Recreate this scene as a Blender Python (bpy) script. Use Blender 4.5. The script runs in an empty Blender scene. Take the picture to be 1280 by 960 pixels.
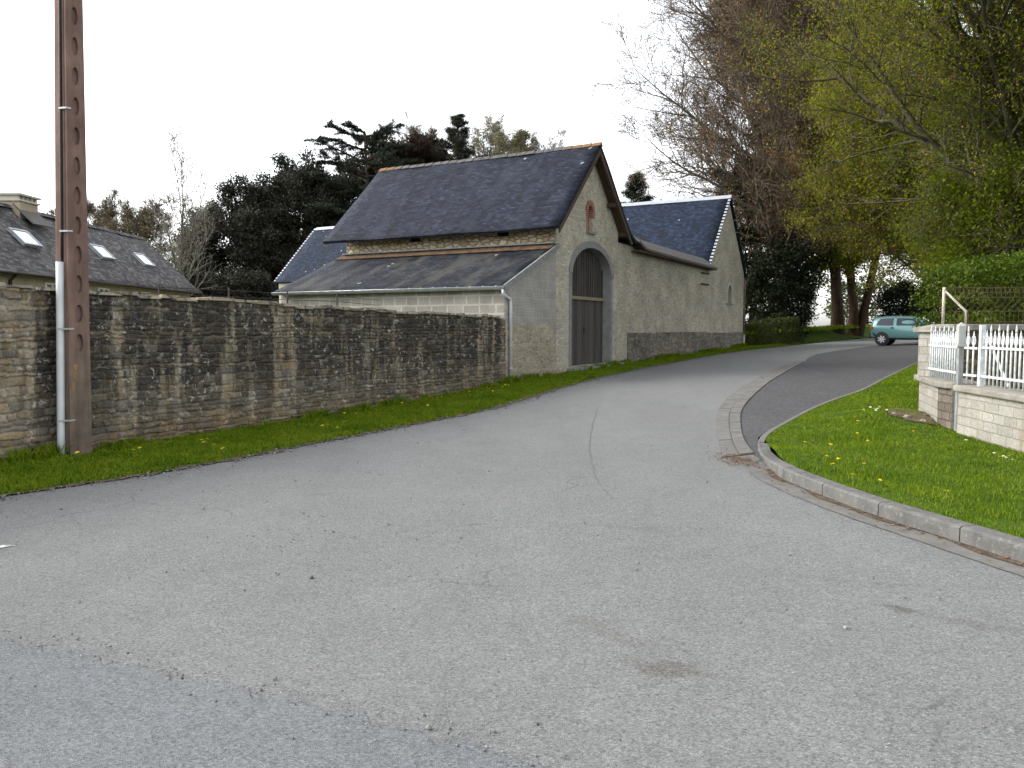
import bpy, bmesh, math, random
import numpy as np
from mathutils import Vector, Matrix
from mathutils.geometry import tessellate_polygon, delaunay_2d_cdt

random.seed(7)
R = math.radians
sc = bpy.context.scene
col = sc.collection

# ------------------------------------------------------------------ frames and terrain
AX, AY, AZ = -0.172, 21.4, 0.10           # near corner of the barn
D2 = np.array([.4789, .8779]); D1 = np.array([-.8779, .4789])
ROT = math.atan2(D2[1], D2[0])

TT = np.arange(-120, 420, .25); _k = np.exp(-.5 * (np.arange(-40, 41) * .25 / 2.2) ** 2); _k /= _k.sum()
TZ = np.convolve(np.pad(np.interp(TT, [-40, -8, -4, 0, 10, 28, 45, 80, 400], [-.2, -.14, -.1, .1, .25, .5, .7, .9, .9]), 40, 'edge'), _k, 'valid')
TK = np.convolve(np.pad(np.interp(TT, [-20, 0, 25], [.0135, .02, .036]), 40, 'edge'), _k, 'valid')
def terr(x, y):
    x = np.asarray(x, float); y = np.asarray(y, float)
    rx, ry = x - AX, y - AY
    t = rx * D2[0] + ry * D2[1]; s = rx * D1[0] + ry * D1[1]
    z0 = np.interp(t, TT, TZ)
    k = np.interp(t, TT, TK)
    return z0 + k * np.clip(-s, 0, 14)

def W(t, s, z=0.0):
    return (AX + D2[0] * t + D1[0] * s, AY + D2[1] * t + D1[1] * s, z)

# ------------------------------------------------------------------ object helpers
def tag(o, label=None, cat=None, group=None, kind=None):
    if label: o['label'] = label
    if cat: o['category'] = cat
    if group: o['group'] = group
    if kind: o['kind'] = kind
    return o

def empty(name, loc, rz=0.0, label=None, cat=None, group=None):
    o = bpy.data.objects.new(name, None); col.objects.link(o)
    o.empty_display_size = .2
    o.location = loc; o.rotation_euler = (0, 0, rz)
    return tag(o, label, cat, group)

def link(name, me, mats, parent=None):
    o = bpy.data.objects.new(name, me); col.objects.link(o)
    for m in (mats if isinstance(mats, (list, tuple)) else [mats]):
        me.materials.append(m)
    if parent: o.parent = parent
    return o

def copy_thing(o, parent=None):
    c = o.copy(); col.objects.link(c); c.parent = parent
    for ch in list(o.children):
        copy_thing(ch, c)
    return c

def np_mesh(name, V, F, smooth=False, matidx=None):
    """V (n,3); F list of (m,k) arrays"""
    me = bpy.data.meshes.new(name)
    V = np.asarray(V, np.float32)
    me.vertices.add(len(V)); me.vertices.foreach_set('co', V.ravel())
    Fs = [np.asarray(f, np.int32) for f in F if len(f)]
    tot = np.concatenate([np.full(len(f), f.shape[1], np.int32) for f in Fs])
    li = np.concatenate([f.ravel() for f in Fs])
    st = np.zeros(len(tot), np.int32); st[1:] = np.cumsum(tot)[:-1]
    me.loops.add(len(li)); me.loops.foreach_set('vertex_index', li)
    me.polygons.add(len(tot)); me.polygons.foreach_set('loop_start', st)
    if smooth: me.polygons.foreach_set('use_smooth', np.ones(len(tot), bool))
    if matidx is not None: me.polygons.foreach_set('material_index', np.asarray(matidx, np.int32))
    me.update(calc_edges=True)
    return me

class MB:
    def __init__(s): s.v = []; s.f = []; s.m = []; s.sm = []
    def add(s, vs, fs, m=0, smooth=False):
        b = len(s.v); s.v += [tuple(map(float, v)) for v in vs]
        for f in fs:
            s.f.append([b + i for i in f]); s.m.append(m); s.sm.append(smooth)
        return s
    def box(s, x0, x1, y0, y1, z0, z1, m=0):
        vs = [(x, y, z) for z in (z0, z1) for y in (y0, y1) for x in (x0, x1)]
        return s.add(vs, [(0, 2, 3, 1), (4, 5, 7, 6), (0, 1, 5, 4), (2, 6, 7, 3), (0, 4, 6, 2), (1, 3, 7, 5)], m)
    def obox(s, c, ax, ay, az, m=0):
        c, ax, ay, az = map(np.array, (c, ax, ay, az))
        vs = [c + i * ax + j * ay + k * az for k in (-1, 1) for j in (-1, 1) for i in (-1, 1)]
        return s.add(vs, [(0, 2, 3, 1), (4, 5, 7, 6), (0, 1, 5, 4), (2, 6, 7, 3), (0, 4, 6, 2), (1, 3, 7, 5)], m)
    def bar(s, p, q, w, h=None, m=0, up=(0, 0, 1)):
        p, q = np.array(p, float), np.array(q, float); d = q - p; L = np.linalg.norm(d); d /= L
        up = np.array(up, float)
        if abs(d @ up) > .95: up = np.array([1., 0, 0])
        x = np.cross(d, up); x /= np.linalg.norm(x); y = np.cross(x, d)
        h = w if h is None else h
        return s.obox((p + q) / 2, d * L / 2, x * w / 2, y * h / 2, m)
    def tube(s, pts, r, n=10, m=0, caps=True):
        pts = [np.array(p, float) for p in pts]; rs = r if isinstance(r, (list, tuple)) else [r] * len(pts)
        ring = []; prev = None
        for i, p in enumerate(pts):
            d = pts[min(i + 1, len(pts) - 1)] - pts[max(i - 1, 0)]; d /= np.linalg.norm(d)
            ref = prev if prev is not None else (np.array([0, 0, 1.]) if abs(d[2]) < .9 else np.array([1., 0, 0]))
            x = ref - d * (ref @ d); x /= np.linalg.norm(x); prev = x; y = np.cross(d, x)
            ring.append([p + rs[i] * (math.cos(a) * x + math.sin(a) * y) for a in np.linspace(0, 2 * math.pi, n, endpoint=False)])
        vs = [v for rg in ring for v in rg]; fs = []
        for i in range(len(pts) - 1):
            for j in range(n):
                fs.append((i * n + j, i * n + (j + 1) % n, (i + 1) * n + (j + 1) % n, (i + 1) * n + j))
        s.add(vs, fs, m, True)
        if caps:
            s.add(ring[0], [tuple(range(n))[::-1]], m); s.add(ring[-1], [tuple(range(n))], m)
        return s
    def grid(s, P, m=0, smooth=False):
        """P array (a,b,3)"""
        a, b = P.shape[:2]
        fs = [(i * b + j, i * b + j + 1, (i + 1) * b + j + 1, (i + 1) * b + j) for i in range(a - 1) for j in range(b - 1)]
        return s.add(P.reshape(-1, 3), fs, m, smooth)
    def extrude(s, outline, holes, y0, y1, m=0, mh=None, tf=None):
        """polygon in (x,z) with holes -> solid between y0 (front) and y1"""
        loops = [outline] + list(holes)
        tri = tessellate_polygon([[Vector((p[0], p[1], 0)) for p in L] for L in loops])
        flat = [p for L in loops for p in L]; n = len(flat)
        vs = [(p[0], y0, p[1]) for p in flat] + [(p[0], y1, p[1]) for p in flat]
        if tf: vs = [tf(v) for v in vs]
        fs = [tuple(t) for t in tri] + [tuple(i + n for i in t[::-1]) for t in tri]
        s.add(vs, fs, m)
        b = 0
        for k, L in enumerate(loops):
            q = [(b + i, b + (i + 1) % len(L), n + b + (i + 1) % len(L), n + b + i) for i in range(len(L))]
            s.add(vs, q, (m if k == 0 or mh is None else mh)); b += len(L)
        return s
    def build(s, name, mats, parent=None, norm=True):
        me = bpy.data.meshes.new(name); me.from_pydata(s.v, [], s.f)
        me.polygons.foreach_set('material_index', s.m); me.polygons.foreach_set('use_smooth', s.sm)
        bm = bmesh.new(); bm.from_mesh(me)
        bmesh.ops.remove_doubles(bm, verts=bm.verts, dist=1e-5)
        if norm: bmesh.ops.recalc_face_normals(bm, faces=bm.faces)
        bm.to_mesh(me); bm.free(); me.update()
        return link(name, me, mats, parent)

def bevel(o, w=.01, seg=2, angle=35):
    md = o.modifiers.new('bevel', 'BEVEL'); md.width = w; md.segments = seg; md.limit_method = 'ANGLE'; md.angle_limit = R(angle)
    return o

# ------------------------------------------------------------------ node helpers
class G:
    def __init__(s, name, rough=.8, spec=.3, metal=0.0):
        m = bpy.data.materials.new(name); m.use_nodes = True; s.m = m; s.nt = m.node_tree
        s.b = s.nt.nodes['Principled BSDF']; s.o = s.nt.nodes['Material Output']
        s.b.inputs['Roughness'].default_value = rough
        s.b.inputs['Specular IOR Level'].default_value = spec
        s.b.inputs['Metallic'].default_value = metal
        s._co = None
    def n(s, t, **kw):
        nd = s.nt.nodes.new(t)
        for k, v in kw.items(): setattr(nd, k, v)
        return nd
    def put(s, sock, v):
        if hasattr(v, 'is_output') or isinstance(v, bpy.types.NodeSocket): s.nt.links.new(v, sock)
        else:
            if isinstance(v, (tuple, list)) and sock.type == 'RGBA' and len(v) == 3: v = (*v, 1)
            sock.default_value = v
    def co(s):
        if s._co is None: s._co = s.n('ShaderNodeTexCoord').outputs['Object']
        return s._co
    def world(s):
        return s.n('ShaderNodeNewGeometry').outputs['Position']
    def math(s, op, a, b=0.0, clamp=False):
        nd = s.n('ShaderNodeMath', operation=op, use_clamp=clamp); s.put(nd.inputs[0], a); s.put(nd.inputs[1], b); return nd.outputs[0]
    def sep(s, v): return s.n_sep(v)
    def n_sep(s, v):
        nd = s.n('ShaderNodeSeparateXYZ'); s.put(nd.inputs[0], v); return nd.outputs
    def comb(s, x, y, z=0.0):
        nd = s.n('ShaderNodeCombineXYZ'); s.put(nd.inputs[0], x); s.put(nd.inputs[1], y); s.put(nd.inputs[2], z); return nd.outputs[0]
    def scale(s, v, k):
        nd = s.n('ShaderNodeVectorMath', operation='MULTIPLY'); s.put(nd.inputs[0], v); s.put(nd.inputs[1], k if isinstance(k, tuple) else (k, k, k)); return nd.outputs[0]
    def vadd(s, a, b):
        nd = s.n('ShaderNodeVectorMath', operation='ADD'); s.put(nd.inputs[0], a); s.put(nd.inputs[1], b); return nd.outputs[0]
    def noise(s, v=None, sc=5.0, det=4.0, ro=.55, out='Fac', dist=0.0):
        nd = s.n('ShaderNodeTexNoise'); s.put(nd.inputs['Vector'], v if v is not None else s.co())
        nd.inputs['Scale'].default_value = sc; nd.inputs['Detail'].default_value = det; nd.inputs['Roughness'].default_value = ro
        nd.inputs['Distortion'].default_value = dist
        return nd.outputs[out]
    def vor(s, v=None, sc=5.0, feat='F1', rnd=1.0, dim='3D', out='Distance'):
        nd = s.n('ShaderNodeTexVoronoi', feature=feat, voronoi_dimensions=dim); s.put(nd.inputs['Vector'], v if v is not None else s.co())
        nd.inputs['Scale'].default_value = sc; nd.inputs['Randomness'].default_value = rnd
        return nd.outputs[out]
    def ramp(s, f, stops, interp='LINEAR'):
        nd = s.n('ShaderNodeValToRGB'); cr = nd.color_ramp; cr.interpolation = interp
        while len(cr.elements) < len(stops): cr.elements.new(.5)
        for e, (p, c) in zip(cr.elements, stops):
            e.position = p; e.color = (*c, 1) if isinstance(c, (tuple, list)) else (c, c, c, 1)
        s.put(nd.inputs[0], f); return nd.outputs[0]
    def mix(s, f, a, b, mode='MIX'):
        nd = s.n('ShaderNodeMix', data_type='RGBA', blend_type=mode); s.put(nd.inputs[0], f); s.put(nd.inputs[6], a); s.put(nd.inputs[7], b); return nd.outputs[2]
    def remap(s, v, a, b, c=0.0, d=1.0):
        nd = s.n('ShaderNodeMapRange'); s.put(nd.inputs[0], v)
        for i, x in enumerate((a, b, c, d)): nd.inputs[i + 1].default_value = x
        return nd.outputs[0]
    def rnd(s): return s.n('ShaderNodeNewGeometry').outputs['Random Per Island']
    def base(s, c): s.put(s.b.inputs['Base Color'], c); return s
    def rough(s, c): s.put(s.b.inputs['Roughness'], c); return s
    def bump(s, h, st=.5, d=.02):
        nd = s.n('ShaderNodeBump'); nd.inputs['Strength'].default_value = st; nd.inputs['Distance'].default_value = d
        s.put(nd.inputs['Height'], h); s.nt.links.new(nd.outputs[0], s.b.inputs['Normal']); return s
    def uv2(s, zk=1.0, mode='xy'):
        o = s.n_sep(s.co())
        u = s.math('ADD', o[0], o[1]) if mode == 'xy' else (o[0] if mode == 'x' else o[1])
        return s.comb(u, s.math('MULTIPLY', o[2], zk), 0.0)

def plain(name, c, rough=.7, metal=0.0, spec=.3, var=.25, sc=8.0, bump=0.0):
    g = G(name, rough, spec, metal)
    f = g.noise(sc=sc, det=5)
    lo = tuple(x * (1 - var) for x in c); hi = tuple(min(1, x * (1 + var)) for x in c)
    g.base(g.ramp(f, [(.3, lo), (.7, hi)]))
    if bump: g.bump(g.noise(sc=sc * 6, det=4), bump, .01)
    return g.m

def stone_mat(name, cols, w, h, mortar, mw=.06, rnd=.75, dark=None, white=0.0, orange=0.0, bump=.8, extra=None, mode='xy', damp=False, zlim=None):
    """coursed rubble: one colour per stone, mortar joints, stains and lichen with a shape of their own"""
    g = G(name, .92, .12)
    uv = g.uv2(mode=mode)
    wv = g.noise(uv, sc=2.2, det=2, out='Color')
    uvw = g.vadd(uv, g.scale(wv, (.14, .03, 0)))
    wv2 = g.noise(uv, sc=14, det=2, out='Color')
    uvw = g.vadd(uvw, g.scale(wv2, (.025, .011, 0)))
    sv = g.scale(uvw, (1 / w, 1 / h, 1))
    edge = g.vor(sv, 1.0, 'DISTANCE_TO_EDGE', rnd, '2D')
    cell = g.vor(sv, 1.0, 'F1', rnd, '2D', 'Color')
    cs = g.n('ShaderNodeSeparateColor'); g.put(cs.inputs[0], cell)
    n = len(cols)
    c = g.ramp(cs.outputs[0], [((i + .5) / n, k) for i, k in enumerate(cols)])
    fine = g.noise(uv, sc=30, det=6, ro=.65)
    c = g.mix(1.0, c, g.ramp(fine, [(.25, .62), (.75, 1.3)]), 'MULTIPLY')
    mwn = g.math('MULTIPLY', g.noise(uv, sc=5, det=3), mw * 2.2)
    mfac = g.math('LESS_THAN', edge, mwn)
    mfac = g.remap(g.math('SUBTRACT', edge, mwn), -.02, .035, 1, 0)
    mc = g.mix(1.0, mortar, g.ramp(g.noise(uv, sc=18, det=5), [(.3, .7), (.7, 1.2)]), 'MULTIPLY')
    c = g.mix(mfac, c, mc)
    big = g.noise(uv, sc=.9, det=4)
    c = g.mix(1.0, c, g.ramp(big, [(.3, .78), (.7, 1.15)]), 'MULTIPLY')
    if dark:
        st = g.noise(g.scale(uv, (2.0, .3, 1)), sc=1.15, det=7, ro=.66)
        st2 = g.noise(g.scale(uv, (7, .8, 1)), sc=1.0, det=6, ro=.65)
        df = g.remap(g.math('ADD', st, g.math('MULTIPLY', g.math('SUBTRACT', st2, .5), .42)), dark[0], dark[1], 0, 1)
        if dark[3:]:   # thins towards the foot
            z = g.n_sep(g.co())[2]
            df = g.math('MULTIPLY', df, g.remap(z, dark[3], dark[4], dark[5], 1))
        df = g.math('MULTIPLY', df, g.ramp(g.noise(g.scale(uv, (1, 1.8, 1)), sc=15, det=4, ro=.7), [(.3, .45), (.44, 1.0)]))
        if dark[6:]: df = g.math('MULTIPLY', df, g.remap(g.n_sep(uv)[0], dark[6], dark[7], .0, 1))
        dc = g.mix(g.noise(uv, sc=22, det=4), tuple(x * .75 for x in dark[2]), tuple(x * 1.5 for x in dark[2]))
        dc = g.mix(g.math('MULTIPLY', cs.outputs[1], .2), dc, c)
        c = g.mix(g.math('MULTIPLY', df, .96), c, dc)
    if orange:
        of = g.ramp(g.noise(uv, sc=2.6, det=5, ro=.7), [(1 - orange - .03, 0.0), (1 - orange + .05, 1.0)])
        c = g.mix(g.math('MULTIPLY', of, .6), c, (.24, .12, .035))
    if white:
        wf = g.ramp(g.noise(g.vadd(uv, (7.3, 2.1, 0)), sc=8, det=5, ro=.75), [(1 - white - .01, 0.0), (1 - white + .03, 1.0)])
        wf = g.math('MULTIPLY', wf, g.ramp(g.noise(g.scale(uv, (1.2, .7, 1)), sc=1.5, det=2), [(.45, 0.0), (.6, 1.0)]))
        c = g.mix(g.math('MULTIPLY', wf, .75), c, (.4, .385, .34))
    if extra: c = extra(g, uv, c)
    g.base(c)
    hh = g.math('ADD', g.remap(edge, 0, .22, 0, 1), g.math('MULTIPLY', fine, .5))
    hh = g.math('ADD', hh, g.math('MULTIPLY', cs.outputs[2], .5))
    g.bump(hh, bump, .03)
    return g.m

def ashlar_mat(name, c1, c2, mortar, w, h, mw=.012, bump=.4, mode='xy', dirt=None, rough=.9):
    g = G(name, rough, .12)
    uv = g.uv2(mode=mode)
    uvw = g.vadd(uv, g.scale(g.noise(uv, sc=3.5, det=3, out='Color'), (.05, .035, 0)))
    b = g.n('ShaderNodeTexBrick'); b.offset = .43; b.offset_frequency = 2; b.squash = .78; b.squash_frequency = 3
    g.put(b.inputs['Vector'], uvw)
    for k, v in (('Color1', c1), ('Color2', c2), ('Mortar', mortar)): g.put(b.inputs[k], v)
    b.inputs['Scale'].default_value = 1; b.inputs['Mortar Size'].default_value = mw; b.inputs['Mortar Smooth'].default_value = .3
    b.inputs['Bias'].default_value = 0; b.inputs['Brick Width'].default_value = w; b.inputs['Row Height'].default_value = h
    fine = g.noise(uv, sc=26, det=6, ro=.65)
    c = g.mix(1.0, b.outputs['Color'], g.ramp(fine, [(.25, .7), (.75, 1.22)]), 'MULTIPLY')
    c = g.mix(1.0, c, g.ramp(g.noise(uv, sc=1.3, det=4), [(.3, .78), (.7, 1.12)]), 'MULTIPLY')
    if dirt:
        f = g.ramp(g.noise(g.scale(uv, (2, .5, 1)), sc=1.4, det=5), [(dirt[0], 0.0), (dirt[1], 1.0)])
        c = g.mix(g.math('MULTIPLY', f, .75), c, dirt[2])
    g.base(c)
    g.bump(g.math('ADD', g.math('MULTIPLY', b.outputs['Fac'], -.8), g.math('MULTIPLY', fine, .6)), bump, .02)
    return g.m

def slate_mat(name, c1, c2, axis='y', w=.17, h=.1, zk=1.4, lichen=.0, moss=None, blot=(.75, 1.2), rough=.55, pale=None):
    rough = .7
    g = G(name, rough, .12)
    uv = g.uv2(zk=zk, mode=axis)
    b = g.n('ShaderNodeTexBrick'); b.offset = .5; b.offset_frequency = 2
    g.put(b.inputs['Vector'], g.vadd(uv, g.scale(g.noise(uv, sc=3, det=2, out='Color'), (.02, .03, 0))))
    g.put(b.inputs['Color1'], c1); g.put(b.inputs['Color2'], c2); g.put(b.inputs['Mortar'], tuple(x * .45 for x in c1))
    b.inputs['Scale'].default_value = 1; b.inputs['Mortar Size'].default_value = .008; b.inputs['Mortar Smooth'].default_value = .2
    b.inputs['Brick Width'].default_value = w; b.inputs['Row Height'].default_value = h
    c = b.outputs['Color']
    vc = g.vor(g.scale(uv, (1 / w, 1 / h, 1)), 1.0, 'F1', .4, '2D', 'Color')
    vs = g.n('ShaderNodeSeparateColor'); g.put(vs.inputs[0], vc)
    c = g.mix(1.0, c, g.ramp(vs.outputs[0], [(.05, .62), (.6, 1.0), (.97, 1.75)]), 'MULTIPLY')
    c = g.mix(1.0, c, g.ramp(g.noise(g.scale(uv, (1, .55, 1)), sc=.9, det=6, ro=.6), [(.28, blot[0]), (.72, blot[1])]), 'MULTIPLY')
    if pale:
        f = g.ramp(g.noise(g.scale(uv, (1.2, .45, 1)), sc=1.1, det=6, ro=.65), [(pale[0], 0.0), (pale[1], 1.0)])
        c = g.mix(g.math('MULTIPLY', f, .7), c, pale[2])
    if moss:
        f = g.ramp(g.noise(g.vadd(uv, (3, 9, 0)), sc=moss[3], det=6, ro=.65), [(moss[0], 0.0), (moss[1], 1.0)])
        c = g.mix(g.math('MULTIPLY', f, .8), c, moss[2])
    if lichen:
        d = g.vor(g.vadd(uv, g.scale(g.noise(uv, sc=9, det=2, out='Color'), .12)), 1.7, 'F1', 1, '2D')
        k = g.vor(g.vadd(uv, g.scale(g.noise(uv, sc=9, det=2, out='Color'), .12)), 1.7, 'F1', 1, '2D', 'Color')
        ks = g.n('ShaderNodeSeparateColor'); g.put(ks.inputs[0], k)
        f = g.math('LESS_THAN', d, g.math('MULTIPLY', g.math('GREATER_THAN', ks.outputs[0], 1 - lichen), .09))
        c = g.mix(g.math('MULTIPLY', f, .8), c, (.3, .32, .3))
    g.base(c)
    row = g.math('FRACT', g.math('DIVIDE', g.n_sep(uv)[1], h))
    g.bump(g.math('ADD', g.math('MULTIPLY', row, -1.0), g.math('ADD', g.math('MULTIPLY', vs.outputs[1], .5), g.math('MULTIPLY', b.outputs['Fac'], -.6))), .9, .015)
    return g.m

# ------------------------------------------------------------------ materials
def road_mat(name, base, tint, coarse=1.0, wet=None):
    g = G(name, .88, .2)
    w = g.world(); xy = g.scale(w, (1, 1, 0))
    agg = g.vor(xy, 150 / coarse, 'F1', 1, '2D', 'Color')
    a = g.n('ShaderNodeSeparateColor'); g.put(a.inputs[0], agg)
    c = g.ramp(a.outputs[0], [(.0, tuple(x * .5 for x in base)), (.25, tuple(x * .9 for x in base)), (.75, tuple(x * 1.07 for x in base)), (1, tuple(x * 1.5 for x in base))])
    c = g.mix(1.0, c, g.ramp(g.noise(xy, sc=55, det=5, ro=.8), [(.3, .7), (.7, 1.28)]), 'MULTIPLY')
    sp = g.n('ShaderNodeSeparateColor'); g.put(sp.inputs[0], g.vor(xy, 34 / coarse, 'F1', 1, '2D', 'Color'))
    c = g.mix(1.0, c, g.ramp(sp.outputs[1], [(0, .9), (.12, .97), (.85, 1.02), (1, 1.1)]), 'MULTIPLY')
    c = g.mix(1.0, c, g.ramp(g.noise(xy, sc=12, det=6, ro=.8), [(.3, .92), (.7, 1.07)]), 'MULTIPLY')
    c = g.mix(g.ramp(g.noise(xy, sc=.55, det=6, ro=.6), [(.4, 0.0), (.7, .5)]), c, g.mix(1.0, c, tint, 'MULTIPLY'))
    c = g.mix(1.0, c, g.ramp(g.noise(xy, sc=1.7, det=6, ro=.65), [(.3, .93), (.7, 1.05)]), 'MULTIPLY')
    c = g.mix(1.0, c, g.ramp(g.noise(g.scale(w, (.9, .25, 0)), sc=1.0, det=4), [(.35, .95), (.65, 1.04)]), 'MULTIPLY')
    # a few hairline cracks
    cr = g.vor(g.vadd(xy, g.scale(g.noise(xy, sc=1.5, det=5, out='Color'), .9)), .33, 'DISTANCE_TO_EDGE', 1, '2D')
    crm = g.math('MULTIPLY', g.math('LESS_THAN', cr, .0042), g.ramp(g.noise(xy, sc=.35, det=2), [(.52, 0.0), (.6, 1.0)]))
    c = g.mix(g.math('MULTIPLY', crm, .5), c, tuple(x * .4 for x in base))
    if wet:
        for (x, y, rx, ry, rot, k) in wet:
            mp = g.n('ShaderNodeMapping'); mp.vector_type = 'TEXTURE'
            g.put(mp.inputs['Vector'], g.vadd(xy, g.scale(g.vadd(g.noise(xy, sc=5, det=5, out='Color'), (-.5, -.5, -.5)), .35)))
            mp.inputs['Location'].default_value = (x, y, 0); mp.inputs['Rotation'].default_value = (0, 0, rot); mp.inputs['Scale'].default_value = (rx, ry, 1)
            ln = g.n('ShaderNodeVectorMath', operation='LENGTH'); g.put(ln.inputs[0], g.scale(mp.outputs[0], (1, 1, 0)))
            f = g.ramp(ln.outputs['Value'], [(.3, k), (1.0, 0.0)])
            c = g.mix(f, c, g.mix(1.0, c, (.46, .40, .33), 'MULTIPLY'))
    g.base(c)
    g.bump(g.math('ADD', g.vor(xy, 150 / coarse, 'F1', 1, '2D'), g.noise(xy, sc=60, det=3)), .55, .008)
    return g.m

M = {}
M['road'] = road_mat('worn asphalt', (.172, .174, .169), (.97, 1.01, 1.02),
                     wet=[(2.2, 4.42, .17, .06, -.6, .6), (2.45, 4.2, .35, .07, -.6, .3), (.75, 3.7, .3, .1, -.5, .45), (.5, 4.2, .5, .12, -.9, .2), (1.0, 6.4, .5, .1, -.4, .18), (-.3, 6.6, .12, .03, .1, .6), (.85, 6.1, .1, .03, -.3, .5)])
M['patch'] = road_mat('smooth blue asphalt', (.15, .156, .16), (.95, 1.0, 1.03))
M['side'] = road_mat('dark gravel asphalt', (.072, .073, .076), (1.14, 1.0, .88), coarse=3.2)
g = G('soil and turf', .95, .05)
wp = g.world()
c = g.ramp(g.noise(wp, sc=3, det=6, ro=.7), [(.3, (.022, .035, .009)), (.5, (.045, .085, .008)), (.7, (.07, .09, .018))])
g.base(c).bump(g.noise(wp, sc=30, det=5), .8, .05); M['turf'] = g.m
g = G('brown soil', .97, .05)
wp = g.world()
c = g.ramp(g.noise(wp, sc=9, det=7, ro=.75), [(.28, (.05, .036, .024)), (.5, (.12, .092, .066)), (.62, (.17, .135, .1)), (.75, (.075, .07, .03))])
g.base(c).bump(g.noise(wp, sc=40, det=5), 1.0, .04); M['soil'] = g.m
def grass_mat(name, stops):
    g = G(name, .7, .1)
    big = g.remap(g.noise(g.world(), sc=1.1, det=5, ro=.65), .3, .7, 0, 1); mid = g.remap(g.noise(g.world(), sc=7, det=3), .3, .7, 0, 1)
    f = g.math('ADD', g.math('MULTIPLY', g.rnd(), .42), g.math('ADD', g.math('MULTIPLY', big, .36), g.math('MULTIPLY', mid, .22)))
    c = g.ramp(f, stops); g.base(c)
    tr = g.n('ShaderNodeBsdfTranslucent'); g.put(tr.inputs[0], c)
    mx = g.n('ShaderNodeMixShader'); mx.inputs[0].default_value = .3
    g.nt.links.new(g.b.outputs[0], mx.inputs[1]); g.nt.links.new(tr.outputs[0], mx.inputs[2]); g.nt.links.new(mx.outputs[0], g.o.inputs[0])
    return g.m
M['grass'] = grass_mat('grass blades', [(.1, (.045, .085, .004)), (.38, (.095, .16, .006)), (.62, (.15, .215, .01)), (.85, (.215, .24, .02)), (.98, (.3, .265, .08))])

def leaf_mat(name, stops, trans=.35, rough=.55):
    return_g = G(name, rough, .1); g = return_g
    f = g.math('ADD', g.math('MULTIPLY', g.rnd(), .65), g.math('MULTIPLY', g.noise(g.world(), sc=.35, det=3), .4))
    c = g.ramp(f, stops); g.base(c)
    if trans:
        tr = g.n('ShaderNodeBsdfTranslucent'); g.put(tr.inputs[0], c)
        mx = g.n('ShaderNodeMixShader'); mx.inputs[0].default_value = trans + (.15 if trans > .3 else 0)
        g.nt.links.new(g.b.outputs[0], mx.inputs[1]); g.nt.links.new(tr.outputs[0], mx.inputs[2]); g.nt.links.new(mx.outputs[0], g.o.inputs[0])
    return g.m
M['leaf_green'] = leaf_mat('young beech leaves', [(.1, (.075, .105, .004)), (.45, (.15, .18, .006)), (.75, (.23, .235, .01)), (.98, (.25, .16, .02))])
M['leaf_fresh'] = leaf_mat('bright green leaves', [(.1, (.032, .055, .004)), (.5, (.078, .11, .006)), (.95, (.15, .165, .01))])
M['leaf_copper'] = leaf_mat('copper buds', [(.1, (.17, .085, .028)), (.45, (.3, .16, .045)), (.75, (.32, .2, .045)), (.97, (.27, .23, .03))])
M['leaf_bud'] = leaf_mat('pale buds', [(.1, (.13, .12, .05)), (.5, (.2, .19, .08)), (.95, (.3, .28, .14))])
M['leaf_rust'] = leaf_mat('dark copper leaves', [(.1, (.018, .012, .01)), (.6, (.03, .02, .016)), (.95, (.05, .03, .02))])
M['yew'] = leaf_mat('yew needles', [(.1, (.022, .024, .02)), (.5, (.04, .041, .03)), (.8, (.065, .062, .044)), (.98, (.09, .08, .055))], .1, .65)
M['cedar'] = leaf_mat('cedar needles', [(.1, (.015, .02, .013)), (.5, (.038, .046, .034)), (.95, (.075, .08, .055))], .1, .65)
M['holly'] = leaf_mat('holly leaves', [(.1, (.009, .013, .007)), (.6, (.018, .025, .012)), (.96, (.04, .048, .022))], .1, .4)
M['laurel'] = leaf_mat('laurel leaves', [(.1, (.022, .045, .004)), (.45, (.045, .082, .006)), (.75, (.085, .12, .01)), (.97, (.15, .15, .02))], .3, .5)
M['hedge'] = leaf_mat('clipped hedge leaves', [(.1, (.03, .045, .012)), (.55, (.055, .075, .02)), (.95, (.1, .09, .04))], .2)
def bark(name, a, b, sc=6):
    g = G(name, .9, .1)
    f = g.noise(g.scale(g.world(), (1, 1, .35)), sc=sc, det=6, ro=.65)
    g.base(g.ramp(f, [(.3, a), (.7, b)])).bump(f, .7, .05); return g.m
M['bark_grey'] = bark('grey beech bark', (.055, .05, .042), (.15, .14, .115))
M['bark_dark'] = bark('dark bark', (.03, .024, .02), (.075, .058, .045))
M['bark_green'] = bark('mossy bark', (.03, .031, .018), (.08, .074, .042))
M['bark_red'] = bark('red brown bark', (.028, .019, .013), (.075, .047, .03))
M['twig'] = plain('twigs', (.105, .08, .056), .9, var=.3, sc=2)
M['twig_olive'] = plain('olive twigs', (.055, .05, .026), .9, var=.3, sc=2)
M['twig_pale'] = plain('pale twigs', (.2, .18, .15), .9, var=.3, sc=2)

# ------------------------------------------------------------------ tree generator
def nrm(a): return a / np.maximum(np.linalg.norm(a, axis=-1, keepdims=True), 1e-9)

def grow(rng, P0, D0, L, r0, r1, k, wob, up, droop=0.0):
    n = len(P0); P = np.zeros((n, k + 1, 3)); P[:, 0] = P0; d = nrm(D0); Rr = np.zeros((n, k + 1)); Rr[:, 0] = r0
    for i in range(k):
        d = d + rng.normal(0, wob, (n, 3)); d[:, 2] += up - droop * (i / k); d = nrm(d)
        P[:, i + 1] = P[:, i] + d * (np.asarray(L) / k)[:, None]
        f = (i + 1) / k; Rr[:, i + 1] = r0 * (1 - f) + r1 * f
    return P, Rr

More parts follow.
